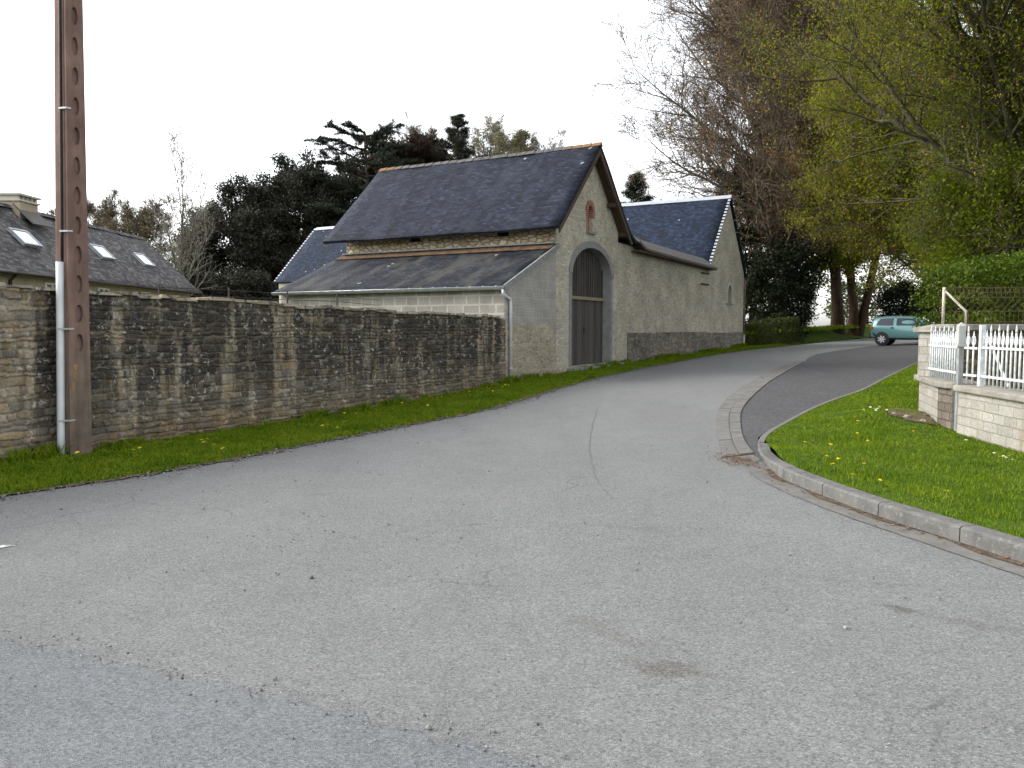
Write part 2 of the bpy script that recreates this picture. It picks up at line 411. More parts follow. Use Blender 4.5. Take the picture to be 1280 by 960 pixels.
def spawn(rng, P, Rr, m, tmin, tmax, ang, up=0.0, ang_sd=.15):
    """m children on every path: points, directions, radii, parameter"""
    n, k1 = P.shape[:2]; k = k1 - 1
    t = tmin + (tmax - tmin) * (np.arange(m)[None, :] + rng.uniform(0, 1, (n, m))) / m
    x = np.clip(t * k, 0, k - 1e-6); i = x.astype(int); f = (x - i)[..., None]
    ii = np.arange(n)[:, None]
    p = P[ii, i] * (1 - f) + P[ii, i + 1] * f
    T = nrm(P[ii, i + 1] - P[ii, i]); r = Rr[ii, i] * (1 - f[..., 0]) + Rr[ii, i + 1] * f[..., 0]
    ref = np.where(np.abs(T[..., 2:3]) > .9, np.array([1., 0, 0]), np.array([0, 0, 1.]))
    u = nrm(np.cross(T, ref)); v = np.cross(T, u)
    a = rng.uniform(0, 6.28, (n, 1)) + np.arange(m)[None, :] * 2.399 + rng.normal(0, .4, (n, m))
    th = ang + rng.normal(0, ang_sd, (n, m))
    d = T * np.cos(th)[..., None] + (u * np.cos(a)[..., None] + v * np.sin(a)[..., None]) * np.sin(th)[..., None]
    d[..., 2] += up
    return p.reshape(-1, 3), nrm(d.reshape(-1, 3)), r.reshape(-1), t.reshape(-1), np.repeat(np.arange(n), m)

def tubes(paths):
    """list of (P,R,sides) -> V,F"""
    VV, FF, off = [], [], 0
    for P, Rr, S in paths:
        n, k1 = P.shape[:2]
        T = nrm(np.gradient(P, axis=1)); d0 = nrm(P[:, -1] - P[:, 0])
        ref = np.where(np.abs(d0[:, 2:3]) > .8, np.array([1., 0, 0]), np.array([0, 0, 1.]))[:, None, :]
        u = nrm(np.cross(T, ref)); v = np.cross(T, u)
        a = np.linspace(0, 2 * math.pi, S, endpoint=False)
        ring = P[:, :, None, :] + Rr[:, :, None, None] * (u[:, :, None, :] * np.cos(a)[:, None] + v[:, :, None, :] * np.sin(a)[:, None])
        VV.append(ring.reshape(-1, 3))
        b = (np.arange(n)[:, None, None] * k1 + np.arange(k1 - 1)[None, :, None]) * S
        j = np.arange(S)[None, None, :]; j2 = (j + 1) % S
        F = np.stack([b + j, b + j2, b + S + j2, b + S + j], -1).reshape(-1, 4) + off
        FF.append(F); off += n * k1 * S
    return np.concatenate(VV), [np.concatenate(FF)]

def leaves_mesh(rng, P, size, aspect=.55, up=.35, fold=.25, axis=None, ax_mix=.0):
    n = len(P); a = rng.normal(0, 1, (n, 3))
    if axis is not None: a = nrm(a) * (1 - ax_mix) + axis * ax_mix
    a = nrm(a); nn = rng.normal(0, 1, (n, 3)); nn[:, 2] = np.abs(nn[:, 2]) + up * 2
    b = nrm(np.cross(nn, a)); nn = nrm(np.cross(a, b))
    s = (size * rng.uniform(.6, 1.35, n))[:, None]
    V = np.stack([P - a * s * .5, P + b * s * aspect * .5 + nn * s * fold * .3, P + a * s * .5, P - b * s * aspect * .5 + nn * s * fold * .3], 1).reshape(-1, 3)
    F = np.arange(n * 4).reshape(-1, 4)
    return V, [F]

def env_len(p, d, c, rad):
    q = (p - c) / rad; e = d / rad
    A = (e * e).sum(1); B = 2 * (q * e).sum(1); C = (q * q).sum(1) - 1
    disc = np.maximum(B * B - 4 * A * C, 0)
    return np.maximum((-B + np.sqrt(disc)) / (2 * A), 0.0)

def tree(name, label, base, H, r, seed, env, counts=(16, 8, 8, 7), t0=.3, lean=(0, 0), bark_m='bark_grey', twig_m='twig', leaf=None,
         upL1=.04, ang=(1.0, .75, .75, .7), twig_len=(.42, .42, .45), twr=.006, wob=.09, group=None, cat='tree', dirs=None, droop=0.0, up_bias=.25, l1r=.28, minL=1.2):
    """base: world xyz; env: ((cx,cy,cz),(rx,ry,rz)) relative to base. leaf: (mat, per twig, size, spread, frac)"""
    rng = np.random.default_rng(seed)
    root = empty(name, base, 0, label, cat, group)
    tr_len = H * .92
    P0, R0 = grow(rng, np.array([[0, 0, -.2]]), np.array([[lean[0], lean[1], 1.]]), np.array([tr_len]), r, r * .12, 10, wob * .45, .03)
    R0[:, 0] *= 1.35
    c, rad = np.array(env[0], float), np.array(env[1], float)
    p, d, rr, t, _ = spawn(rng, P0, R0, counts[0], t0, .98, ang[0], up_bias)
    if dirs is not None:   # limbs favour one side
        d = nrm(d + np.array(dirs) * rng.uniform(.2, 1, (len(d), 1)))
    L = np.clip(env_len(p, d, c, rad), minL, 40) * rng.uniform(.78, 1.0, len(p))
    P1, R1 = grow(rng, p, d, L, np.minimum(rr * .6, r * l1r) * (.4 + .6 * np.minimum(1, L / L.max())), .02, 9, wob, upL1, droop)
    p, d, rr, t, par = spawn(rng, P1, R1, counts[1], .15, 1.0, ang[1], .05)
    L2 = L[par] * twig_len[0] * (1.1 - .55 * t) * rng.uniform(.7, 1.2, len(p))
    P2, R2 = grow(rng, p, d, L2, np.minimum(rr * .65, .07), .012, 6, wob * 1.2, upL1 * .7, droop)
    p, d, rr, t, par = spawn(rng, P2, R2, counts[2], .15, 1.0, ang[2])
    L3 = L2[par] * twig_len[1] * (1.1 - .5 * t) * rng.uniform(.7, 1.25, len(p)) + .15
    P3, R3 = grow(rng, p, d, L3, np.minimum(rr * .65, .025), .007, 4, wob * 1.3, upL1 * .5, droop)
    p, d, rr, t, par = spawn(rng, P3, R3, counts[3], .1, 1.0, ang[3])
    L4 = L3[par] * twig_len[2] * (1.1 - .4 * t) * rng.uniform(.7, 1.3, len(p)) + .12
    P4, R4 = grow(rng, p, d, L4, np.full(len(p), twr * 1.3), twr * .7, 3, wob * 1.4, .02, droop)
    V, F = tubes([(P0, R0, 12), (P1, R1, 7)]); link('trunk', np_mesh('trunk', V, F, True), M[bark_m], root)
    V, F = tubes([(P2, R2, 4), (P3, R3, 3), (P4, R4, 3)]); link('crown', np_mesh('crown', V, F, True), M[twig_m], root)
    if leaf:
        for (lm, per, size, spread, frac) in (leaf if isinstance(leaf, list) else [leaf]):
            sel = rng.uniform(0, 1, len(P4)) < frac
            Q = P4[sel]; n = len(Q)
            f = rng.uniform(.1, 1, (n, per)); i = np.clip((f * 3).astype(int), 0, 2); ff = (f * 3 - i)[..., None]; ii = np.arange(n)[:, None]
            pts = (Q[ii, i] * (1 - ff) + Q[ii, i + 1] * ff + rng.normal(0, spread, (n, per, 3))).reshape(-1, 3)
            V, F = leaves_mesh(rng, pts, size); link('leaves', np_mesh('leaves', V, F), M[lm], root)
    return root

def clump_points(rng, centers, radii, per, shell=.65, flat=1.0):
    out = []
    for c, r in zip(centers, radii):
        n = max(8, int(per * r * r)); d = nrm(rng.normal(0, 1, (n, 3))); q = rng.uniform(shell, 1.05, (n, 1)) * r
        p = d * q; p[:, 2] *= flat; out.append(p + c)
    return np.concatenate(out)

def mass_tree(name, label, base, env, seed, leaf_m, nclump=70, cr=(.5, 1.2), per=160, size=.25, trunk_r=.3, bark_m='bark_dark', cat='tree', group=None, flat=.8, jag=.18, low=-.9, up=.3, aspect=.5, parts=('trunk', 'crown')):
    """dense evergreen: trunk, limbs and overlapping leaf clumps through an uneven volume"""
    rng = np.random.default_rng(seed); root = empty(name, base, 0, label, cat, group)
    c, rad = np.array(env[0], float), np.array(env[1], float)
    d = nrm(rng.normal(0, 1, (nclump * 2, 3))); d = d[d[:, 2] > low][:nclump]
    k = rng.uniform(.45, 1.0, (len(d), 1)) ** .5 * (1 + rng.normal(0, jag, (len(d), 1)) * .5)
    cen = c + d * rad * k; rr = rng.uniform(cr[0], cr[1], len(d)) * np.clip(1.25 - .45 * k[:, 0], .4, 1.2)
    cen[:, 2] = np.maximum(cen[:, 2], rr * .5)
    top = c[2] + rad[2] * .75
    P0, R0 = grow(rng, np.array([[c[0] * .3, c[1] * .3, -.2]]), np.array([[c[0] * .6, c[1] * .6, c[2] + 1]]), np.array([top]), trunk_r, trunk_r * .2, 8, .05, .05)
    n = min(len(cen), 40); st = P0[0, rng.integers(2, 8, n)]
    PL = np.stack([st + (cen[:n] - st) * f + np.array([0, 0, -.25]) * math.sin(f * 3.14) for f in np.linspace(0, 1, 6)], 1)
    RL = np.linspace(trunk_r * .3, .02, 6)[None].repeat(n, 0)
    V, F = tubes([(P0, R0, 8), (PL, RL, 5)]); link(parts[0], np_mesh('trunk', V, F, True), M[bark_m], root)
    pts = clump_points(rng, cen, rr, per, .25, flat)
    ax = nrm(pts - c)
    V, F = leaves_mesh(rng, pts, size, aspect, up, .3, ax, .45); link(parts[1], np_mesh('crown', V, F), M[leaf_m], root)
    return root

def layered_tree(name, label, base, H, seed, leaf_m, r0=.4, n=26, zmin=.25, prof=lambda f: 1 - f, spread=6.0, thick=.25, per=900, size=.3, tilt=.1, droop=.0, cat='tree', bark_m='bark_dark', width=.35, lean=0.0):
    """conifer: limbs in tiers, flat sprays of needles along them"""
    rng = np.random.default_rng(seed); root = empty(name, base, 0, label, cat)
    P0, R0 = grow(rng, np.array([[0, 0, -.2]]), np.array([[lean, 0, 1.]]), np.array([H]), r0, .04, 10, .02, .02)
    f = zmin + (1 - zmin) * (np.arange(n) + rng.uniform(0, .8, n)) / n
    x = f * 10; i = np.clip(x.astype(int), 0, 9); p = P0[0, i] + (P0[0, np.minimum(i + 1, 10)] - P0[0, i]) * (x - i)[:, None]
    a = np.arange(n) * 2.399 + rng.normal(0, .4, n)
    L = np.array([prof(q) for q in (f - zmin) / (1 - zmin)]) * spread * rng.uniform(.7, 1.1, n) + .3
    d = np.stack([np.cos(a), np.sin(a), np.full(n, tilt) + rng.normal(0, .08, n)], 1)
    P1, R1 = grow(rng, p, d, L, np.full(n, r0 * .25), .015, 7, .06, .01, droop)
    q, d2_, rr, t, par = spawn(rng, P1, R1, 9, .2, 1, .95)
    d2_[:, 2] = d2_[:, 2] * .25 + .03
    L2 = L[par] * width * (1.15 - .7 * t) * rng.uniform(.6, 1.2, len(q)) + .15
    P2, R2 = grow(rng, q, d2_, L2, np.full(len(q), .03), .01, 4, .1, .0, droop)
    V, F = tubes([(P0, R0, 9), (P1, R1, 5), (P2, R2, 3)]); link('trunk', np_mesh('trunk', V, F, True), M[bark_m], root)
    prob = L2 ** .55; prob /= prob.sum()
    N = int(per * n); k = rng.choice(len(P2), N, p=prob); ff = rng.uniform(0, 1, N) * 4; ii = np.clip(ff.astype(int), 0, 3); fr = (ff - ii)[:, None]
    pts = P2[k, ii] * (1 - fr) + P2[k, ii + 1] * fr + rng.normal(0, 1, (N, 3)) * np.array([thick * 1.3, thick * 1.3, thick * .55])
    V, F = leaves_mesh(rng, pts, size, .3, .8, .2); link('crown', np_mesh('crown', V, F), M[leaf_m], root)
    return root

# ------------------------------------------------------------------ ground sheets
def sheet(name, outline, mat, dz, step=.6, rag=0.0, seed=0, zfun=None):
    """polygon filled with a triangle net that follows the terrain"""
    rng = np.random.default_rng(seed)
    o = np.array(outline, float)
    # densify the outline
    pts = []
    for i in range(len(o)):
        a, b = o[i], o[(i + 1) % len(o)]; L = np.linalg.norm(b - a); k = max(1, int(L / step))
        nv = np.array([-(b - a)[1], (b - a)[0]]) / max(L, 1e-6)
        for j in range(k):
            q = a + (b - a) * j / k
            if rag and (j > 0): q = q + nv * rng.normal(0, rag)
            pts.append(q)
    pts = np.array(pts)
    x0, y0 = pts.min(0); x1, y1 = pts.max(0)
    gs = max(step, .5) if (x1 - x0) * (y1 - y0) < 900 else .8
    gx, gy = np.meshgrid(np.arange(x0 + gs * .37, x1, gs), np.arange(y0 + gs * .41, y1, gs))
    allp = [Vector((float(p[0]), float(p[1]))) for p in pts] + [Vector((float(a), float(b))) for a, b in zip(gx.ravel(), gy.ravel())]
    n = len(pts)
    vs, es, fs, *_ = delaunay_2d_cdt(allp, [(i, (i + 1) % n) for i in range(n)], [list(range(n))], 1, 1e-5)
    v = np.array([(p.x, p.y) for p in vs])
    z = terr(v[:, 0], v[:, 1]) + (dz if zfun is None else zfun(v[:, 0], v[:, 1]))
    tri = np.array([f for f in fs if len(f) == 3])
    V = np.column_stack([v, z])
    a, b, c_ = V[tri[:, 0]], V[tri[:, 1]], V[tri[:, 2]]
    flip = np.cross(b - a, c_ - a)[:, 2] < 0
    tri[flip] = tri[flip][:, ::-1]
    me = np_mesh(name, V, [tri], True)
    return link(name, me, mat)

def inside(pts, poly):
    x, y = pts[:, 0], pts[:, 1]; r = np.zeros(len(pts), bool); n = len(poly)
    for i in range(n):
        x1, y1 = poly[i]; x2, y2 = poly[(i + 1) % n]
        c = ((y1 > y) != (y2 > y)) & (x < (x2 - x1) * (y - y1) / (y2 - y1 + 1e-12) + x1); r ^= c
    return r

def dist_poly(pts, line):
    d = np.full(len(pts), 1e9)
    for i in range(len(line) - 1):
        a, b = np.array(line[i]), np.array(line[i + 1]); ab = b - a
        t = np.clip(((pts - a) @ ab) / (ab @ ab), 0, 1); d = np.minimum(d, np.linalg.norm(pts - a - t[:, None] * ab, axis=1))
    return d

# base ground to the horizon
rings = np.concatenate([[0], np.geomspace(2, 600, 60)]); ang = np.linspace(0, 2 * math.pi, 96, endpoint=False)
gx = rings[:, None] * np.cos(ang); gy = rings[:, None] * np.sin(ang) + 20
Vg = np.stack([gx, gy, terr(gx, gy) - .06], -1).reshape(-1, 3)
idx = np.arange(len(rings) * 96).reshape(len(rings), 96)
Fg = np.stack([idx[:-1], np.roll(idx[:-1], -1, 1), np.roll(idx[1:], -1, 1), idx[1:]], -1).reshape(-1, 4)
tag(link('ground', np_mesh('ground', Vg, [Fg[:, ::-1]], True), M['turf']), kind='structure')

road_left = [(-13, -6), (-9.2, 2.5), (-7.3, 5.3), (-6.01, 7.05), (-5.21, 8.04), (-4.72, 8.64), (-4.15, 9.33), (-3.55, 10.35), (-2.85, 11.78), (-1.91, 13.53), (-.63, 15.71), (.84, 19.01),
             (2.33, 22.6), (4.8, 27.55), (8.31, 34.46), (11.8, 40.45), (15.9, 45.48), (21.31, 52.5), (28.25, 60.5), (48, 72)]
kerb_line = [(3.35, 10.85), (3.16, 10.17), (2.95, 9.22), (2.83, 8.33), (2.93, 7.42), (3.06, 6.61), (3.18, 6.15), (3.3, 5.72), (3.41, 5.24), (3.57, 4.6), (3.85, 3.2), (4.3, 0), (5.2, -6)]
lawn_edge = [(3.35, 10.85), (3.55, 11.45), (3.89, 12.09), (4.8, 13.6), (5.54, 14.75), (6.35, 15.82), (7.51, 17.2), (9.7, 20.6), (12.96, 25.61), (16.83, 31.46), (20.5, 36.2)]
gut_out = [(2.40, 9.1), (2.58, 9.66), (2.82, 10.8), (3.05, 11.78), (3.38, 13.19), (3.8, 14.75), (4.35, 16.3), (5.1, 18.1), (6.44, 21.0), (8.26, 24.9), (10.3, 28.9)]
gut_in = [(2.98, 9.35), (3.02, 9.9), (3.26, 11.2), (3.62, 12.6), (4.14, 14.45), (4.72, 16.0), (5.45, 17.7), (6.65, 20.4), (8.3, 23.9), (10.2, 27.9)]
road = [tuple(p) for p in road_left] + [(58, 60), (40, 47), (24, 37.5)] + lawn_edge[::-1][1:] + kerb_line[1:]
tag(sheet('road', road, M['road'], 0.0, 1.0), kind='structure')
patch = [(-8, 5.0), (-5, 4.62), (-3.34, 4.36), (-2.77, 4.2), (-2.28, 4.02), (-1.83, 3.8), (-1.32, 3.57), (-.84, 3.37), (-.39, 3.13), (.0, 2.92), (.35, 2.72), (1.2, 2.2), (1.5, 1), (1.2, -4), (-8, -4)]
tag(sheet('road_patch', patch, M['patch'], .006, .09, .03, 3), kind='structure')
side = gut_in + [(11.4, 30.7), (12.59, 33.14), (15.28, 36.84), (17.9, 39.6), (21, 42.3), (26, 46), (33, 45), (24, 37.5)] + lawn_edge[::-1][1:] + [(3.1, 9.95)]
tag(sheet('side_road', side, M['side'], .008, .4, .012, 4), kind='structure')

# gutter channel of concrete setts: two rows with open joints
g = G('weathered concrete', .9, .15)
wp = g.world()
c = g.ramp(g.noise(wp, sc=6, det=6, ro=.65), [(.3, (.125, .12, .11)), (.7, (.19, .184, .172))])
c = g.mix(1.0, c, g.ramp(g.noise(wp, sc=70, det=3), [(.3, .8), (.7, 1.15)]), 'MULTIPLY')
c = g.mix(g.ramp(g.noise(wp, sc=1.7, det=5), [(.5, 0.0), (.7, .5)]), c, (.085, .078, .07))
c = g.mix(g.math('MULTIPLY', g.rnd(), .35), c, (.11, .104, .095))
g.base(c).bump(g.noise(wp, sc=60, det=4), .5, .01); M['concrete'] = g.m
g = G('kerb concrete', .9, .15)
wp = g.world()
c = g.ramp(g.noise(wp, sc=5, det=6, ro=.65), [(.3, (.09, .09, .086)), (.7, (.16, .157, .147))])
c = g.mix(g.ramp(g.noise(wp, sc=26, det=5, ro=.7), [(.56, 0.0), (.66, .6)]), c, (.28, .28, .265))
c = g.mix(1.0, c, g.ramp(g.rnd(), [(0, .82), (1, 1.12)]), 'MULTIPLY')
g.base(c).bump(g.noise(wp, sc=50, det=4), .6, .012); M['kerb'] = g.m

def resample(line, n):
    L = np.array(line, float); s = np.concatenate([[0], np.cumsum(np.linalg.norm(np.diff(L, axis=0), axis=1))])
    # Catmull-like smoothing by dense interpolation then moving average
    t = np.linspace(0, s[-1], n); q = np.stack([np.interp(t, s, L[:, 0]), np.interp(t, s, L[:, 1])], 1)
    for _ in range(3):
        q[1:-1] = .25 * q[:-2] + .5 * q[1:-1] + .25 * q[2:]
    return q
a = resample(gut_out, 60); b = resample(gut_in, 60)
mb = MB(); rg = random.Random(5)
for i in range(59):
    for (f0, f1, dz) in ((0, .52, .0), (.55, 1, .012)):
        if i < 2: continue
        c0, c1 = (i + .04), (i + .96)
        q = []
        for f in (f0, f1):
            for k, w in ((i, .97), (i + 1, .97)):
                p = a[k] * (1 - f) + b[k] * f
                mid = (a[i] + a[i + 1]) / 2 * (1 - f) + (b[i] + b[i + 1]) / 2 * f
                q.append(mid + (p - mid) * w)
        dzz = dz + rg.uniform(-.003, .003) + .012
        z = [float(terr(p[0], p[1])) for p in q]
        vs = [(q[j][0], q[j][1], z[j] + dzz) for j in (0, 1, 3, 2)] + [(q[j][0], q[j][1], z[j] - .05) for j in (0, 1, 3, 2)]
        mb.add(vs, [(0, 1, 2, 3), (4, 7, 6, 5), (0, 4, 5, 1), (1, 5, 6, 2), (2, 6, 7, 3), (3, 7, 4, 0)])
tag(mb.build('gutter', M['concrete']), kind='structure')

# kerb stones along the lawn, and a flush edging along the side road
kp = resample(kerb_line, 120)
def kerb_h(i): return .02 + .11 * min(1, max(0, (i - 5) / 12))
mb = MB()
def kerb_strip(mb, line, hf, w, seg, gap=.006):
    nl = np.zeros_like(line); tg = np.gradient(line, axis=0); tg /= np.linalg.norm(tg, axis=1)[:, None]
    nl[:, 0] = -tg[:, 1]; nl[:, 1] = tg[:, 0]
    i = 0
    while i < len(line) - 1:
        j = min(i + seg, len(line) - 1); P = []
        for k in range(i, j + 1):
            p = line[k] + (tg[k] * gap if k == i else (-tg[k] * gap if k == j else 0)); z = float(terr(*p)); h = hf(k)
            q = p + nl[k] * w; e = p + nl[k] * .022
            P.append([(p[0], p[1], z - .08), (p[0], p[1], z + h - .018), (e[0], e[1], z + h), (q[0], q[1], z + h), (q[0], q[1], z - .08)])
        P = np.array(P); mb.grid(P)
        mb.add(P[0], [(0, 1, 2, 3, 4)]); mb.add(P[-1], [(4, 3, 2, 1, 0)])
        i = j
kerb_strip(mb, kp, kerb_h, .15, 6)
tag(mb.build('kerb', M['kerb']), kind='structure')
mb = MB(); ep = resample(lawn_edge, 90)[::-1]
kerb_strip(mb, ep, lambda k: .03, .09, 5, .004)
tag(mb.build('kerb_edging', M['concrete']), kind='structure')

ka = kp[14:]; ta = np.gradient(ka, axis=0); ta /= np.linalg.norm(ta, axis=1)[:, None]
outer = [tuple(p - np.array([-t_[1], t_[0]]) * .24) for p, t_ in zip(ka, ta)]; inner = [tuple(p + np.array([-t_[1], t_[0]]) * .02) for p, t_ in zip(ka, ta)]
tag(sheet('kerb_apron', outer[::2] + inner[::-1][::2], M['concrete'], .007, .12, .008, 8), kind='structure')
outer = [tuple(p - np.array([-t_[1], t_[0]]) * (.06 + .05 * math.sin(i * .7) * math.sin(i * .23))) for i, (p, t_) in enumerate(zip(ka, ta))]
tag(sheet('gutter_dirt', outer + inner[::-1], M['soil'], .013, .1, .012, 8), kind='structure')
# the lawn behind the kerb
kern = resample(kerb_line, 120)
tg = np.gradient(kern, axis=0); tg /= np.linalg.norm(tg, axis=1)[:, None]
kback = [tuple(p + np.array([-t_[1], t_[0]]) * .14) for p, t_ in zip(kern, tg)]
lawn_poly = [(p[0] + .06, p[1] - .08) for p in lawn_edge][1:] + [(26, 30), (26, 5), (12, -6)] + kback[::-1][::3]
def lawn_z(x, y):
    P = np.column_stack([np.ravel(x), np.ravel(y)])
    d = dist_poly(P, lawn_edge); dk = dist_poly(P, [tuple(q) for q in kern[12:]])
    h = .015 + .115 * np.clip(d / 1.3, 0, 1)
    h = np.where(dk < .5, np.maximum(h * np.clip(dk / .5, 0, 1), np.minimum(.115, .02 + .1 * np.clip(d / 1.0, 0, 1))), h)
    h = h + .1 * np.exp(-((P[:, 0] - 5.9) ** 2 + (P[:, 1] - 12.2) ** 2) / .5)
    return h.reshape(np.shape(x))
tag(sheet('lawn', lawn_poly, M['turf'], 0, .35, 0, 1, lawn_z), kind='structure')

tag(sheet('bare_soil', [(5.75, 12.3), (5.72, 11.6), (5.95, 11.2), (6.1, 11.3), (6.4, 12.6), (6.6, 13.2), (6.2, 13.3)], M['soil'], 0, .1, .03, 14, lambda x, y: lawn_z(x, y) + .02), kind='structure')
# verge along the wall and barn
verge = [(p[0] - .16, p[1] + .1) for p in road_left[2:17]] + [W(36, 2)[:2], W(28.3, .3)[:2], W(-30, .3)[:2]]
tag(sheet('verge_soil', [(p[0] + .02, p[1] - .015) for p in road_left[2:17]] + [W(36, 2)[:2], W(28.3, .25)[:2], W(-30, .25)[:2]], M['soil'], .012, .11, .06, 6), kind='structure')
def verge_z(x, y):
    P = np.column_stack([np.ravel(x), np.ravel(y)]); d = dist_poly(P, road_left)
    return (.012 + .05 * np.clip((d - .08) / .5, 0, 1)).reshape(np.shape(x))
tag(sheet('verge', verge, M['turf'], 0, .2, .03, 2, verge_z), kind='structure')

# bank behind the far road
mb = MB(); ln = resample([(13.0, 46.5), (18, 52.5), (24, 60), (32, 70), (48, 82)], 40); tg = np.gradient(ln, axis=0); tg /= np.linalg.norm(tg, axis=1)[:, None]
P = []
for p, t_ in zip(ln, tg):
    nv = np.array([-t_[1], t_[0]]); row = []
    for w, h in ((-3.2, -.05), (-2.2, .25), (-1.2, .6), (0, .85), (1.5, .8), (4, .5), (8, -.1)):
        q = p + nv * (w + 1.6); row.append((q[0], q[1], float(terr(*q)) + h + random.uniform(-.06, .06)))
    P.append(row)
tag(MB().grid(np.array(P), 0, True).build('grass_bank', M['turf']), kind='structure')

# ------------------------------------------------------------------ grass
def blades(name, poly, n, zf, hh, ww, seed, dens=None, lean=.4):
    rng = np.random.default_rng(seed); poly = [tuple(p) for p in poly]
    A_ = np.array(poly); lo, hi = A_.min(0), A_.max(0); out = []
    got = 0
    while got < n:
        q = rng.uniform(lo, hi, (n * 2, 2)); q = q[inside(q, poly)]
        if dens is not None: q = q[rng.uniform(0, 1, len(q)) < dens(q)]
        if len(q) == 0: break
        out.append(q); got += len(q)
    q = np.concatenate(out)[:n]; n = len(q)
    z = terr(q[:, 0], q[:, 1]) + zf(q[:, 0], q[:, 1])
    dist = np.hypot(q[:, 0], q[:, 1])
    a = rng.uniform(0, 6.28, n); tuft = .65 + .7 * (np.sin(q[:, 0] * 5.1 + np.sin(q[:, 1] * 3.7) * 2) * np.sin(q[:, 1] * 4.3 + q[:, 0]) * .5 + .5)
    h = hh * rng.uniform(.45, 1.3, n) * tuft; w = ww * rng.uniform(.7, 1.3, n) * np.clip(dist / 9, .8, 3.0)
    b = np.column_stack([q, z - .01]); sx = np.column_stack([np.cos(a), np.sin(a), np.zeros(n)]); la = rng.uniform(0, 6.28, n); ll = rng.uniform(.1, lean * 2, n) * h
    ld = np.column_stack([np.cos(la) * ll, np.sin(la) * ll, np.zeros(n)])
    mid = b + ld * .35 + np.column_stack([np.zeros(n), np.zeros(n), h * .6]); tip = b + ld + np.column_stack([np.zeros(n), np.zeros(n), h])
    w = w[:, None]
    V = np.stack([b - sx * w / 2, b + sx * w / 2, mid + sx * w * .4, mid - sx * w * .4, tip], 1).reshape(-1, 3)
    i = np.arange(n)[:, None] * 5
    F4 = i + np.array([[0, 1, 2, 3]]); F3 = i + np.array([[3, 2, 4]])
    o = link(name, np_mesh(name, V, [F4, F3]), M['grass'])
    return tag(o, kind='stuff')
vis_verge = [(p[0] - .1, p[1] + .06) for p in road_left[2:17]] + [W(36, 1)[:2], W(28.2, -.05)[:2], W(-19, -.05)[:2]]
o = blades('verge_grass', vis_verge, 130000, verge_z, .045, .012, 11, dens=lambda q: np.clip(9.5 / np.hypot(q[:, 0], q[:, 1]), .12, 1) * np.clip(.25 + dist_poly(q, road_left) / .45, 0, 1))
tag(o, 'green grass strip along the foot of the stone wall and barn', 'grass')
lawn_vis = kback[:100:3] + [(7.5, 5.0), (5.75, 8.4), (5.9, 10.6), (6.05, 11.3), (6.5, 12.8), (8.2, 15), (14, 24)] + [(p[0] + .1, p[1] - .1) for p in lawn_edge][::-1][2:]
tuft_poly = [W(-19, -.03)[:2], W(28, -.03)[:2], W(28, -.3)[:2], W(-19, -.3)[:2]]
o = blades('wall_tufts', tuft_poly, 9000, verge_z, .15, .012, 17, dens=lambda q: np.clip(np.sin(q[:, 0] * 3.1 + q[:, 1] * 1.7) * np.sin(q[:, 1] * 2.3) * 1.4 - .1, 0.02, 1), lean=.6)
tag(o, 'longer uneven grass tufts against the foot of the wall and barn', 'grass')
edge_poly = [(p[0] - .02, p[1] + .02) for p in road_left[2:17]] + [(p[0] - .2, p[1] + .13) for p in road_left[2:17]][::-1]
o = blades('edge_tufts', edge_poly, 9000, verge_z, .06, .011, 18, dens=lambda q: np.clip(np.sin(q[:, 0] * 4.1 + q[:, 1] * 2.7) * np.sin(q[:, 1] * 5.3 + 1) * 1.5 + .1, 0.05, 1), lean=.9)
tag(o, 'ragged grass tufts leaning over the edge of the road', 'grass')
o = blades('lawn_grass', lawn_vis, 110000, lawn_z, .036, .008, 12, dens=lambda q: np.clip(7 / np.hypot(q[:, 0], q[:, 1]), .15, 1))
tag(o, 'bright green lawn grass between the kerb and the white garden fence', 'grass')
bank_poly = [tuple(p + np.array([t_[1], -t_[0]]) * 1.2) for p, t_ in zip(ln, tg)] + [tuple(p + np.array([-t_[1], t_[0]]) * 1.8) for p, t_ in zip(ln, tg)][::-1]
def bank_z(x, y):
    d = dist_poly(np.column_stack([x, y]), [tuple(p) for p in ln]); return np.interp(d, [0, 1.5, 3], [.75, .72, .3])
o = blades('bank_grass', bank_poly, 14000, bank_z, .22, .02, 13)
tag(o, 'rough green grass on the bank beyond the road bend', 'grass')

# ------------------------------------------------------------------ stone barn (t = x, s = y in its own frame)
def speckle(g, uv, c):
    sp = g.noise(g.scale(uv, (1, 2.0, 1)), sc=20, det=4, ro=.7)
    c = g.mix(1.0, c, g.ramp(sp, [(.3, .4), (.48, .95), (.7, 1.55)]), 'MULTIPLY')
    return g.mix(1.0, c, g.ramp(g.noise(uv, sc=.8, det=5, ro=.6), [(.35, .62), (.65, 1.15)]), 'MULTIPLY')
def pits(g, uv, c):
    p = g.ramp(g.noise(g.scale(uv, (1, 1.7, 1)), sc=8, det=4, ro=.7), [(.6, 0.0), (.68, .6)])
    c = g.mix(p, c, (.1, .09, .075))
    o = g.ramp(g.noise(g.scale(uv, (1, 1.4, 1)), sc=1.6, det=6, ro=.7), [(.52, 0.0), (.68, .55)])
    return g.mix(o, c, g.mix(1.0, c, (1.05, .84, .58), 'MULTIPLY'))
M['barn'] = stone_mat('ochre rubble', [(.43, .4, .325), (.5, .465, .385), (.45, .405, .31), (.34, .32, .28), (.52, .49, .415)], .2, .075, (.4, .37, .3), .06, .85,
                      dark=(.62, .85, (.17, .16, .14)), white=.0, bump=.5, extra=pits)
M['plinth'] = stone_mat('dark rubble', [(.2, .175, .145), (.28, .25, .21), (.13, .115, .1), (.36, .325, .27)], .22, .08, (.24, .215, .18), .07, .9, white=.36, bump=.8, extra=speckle)
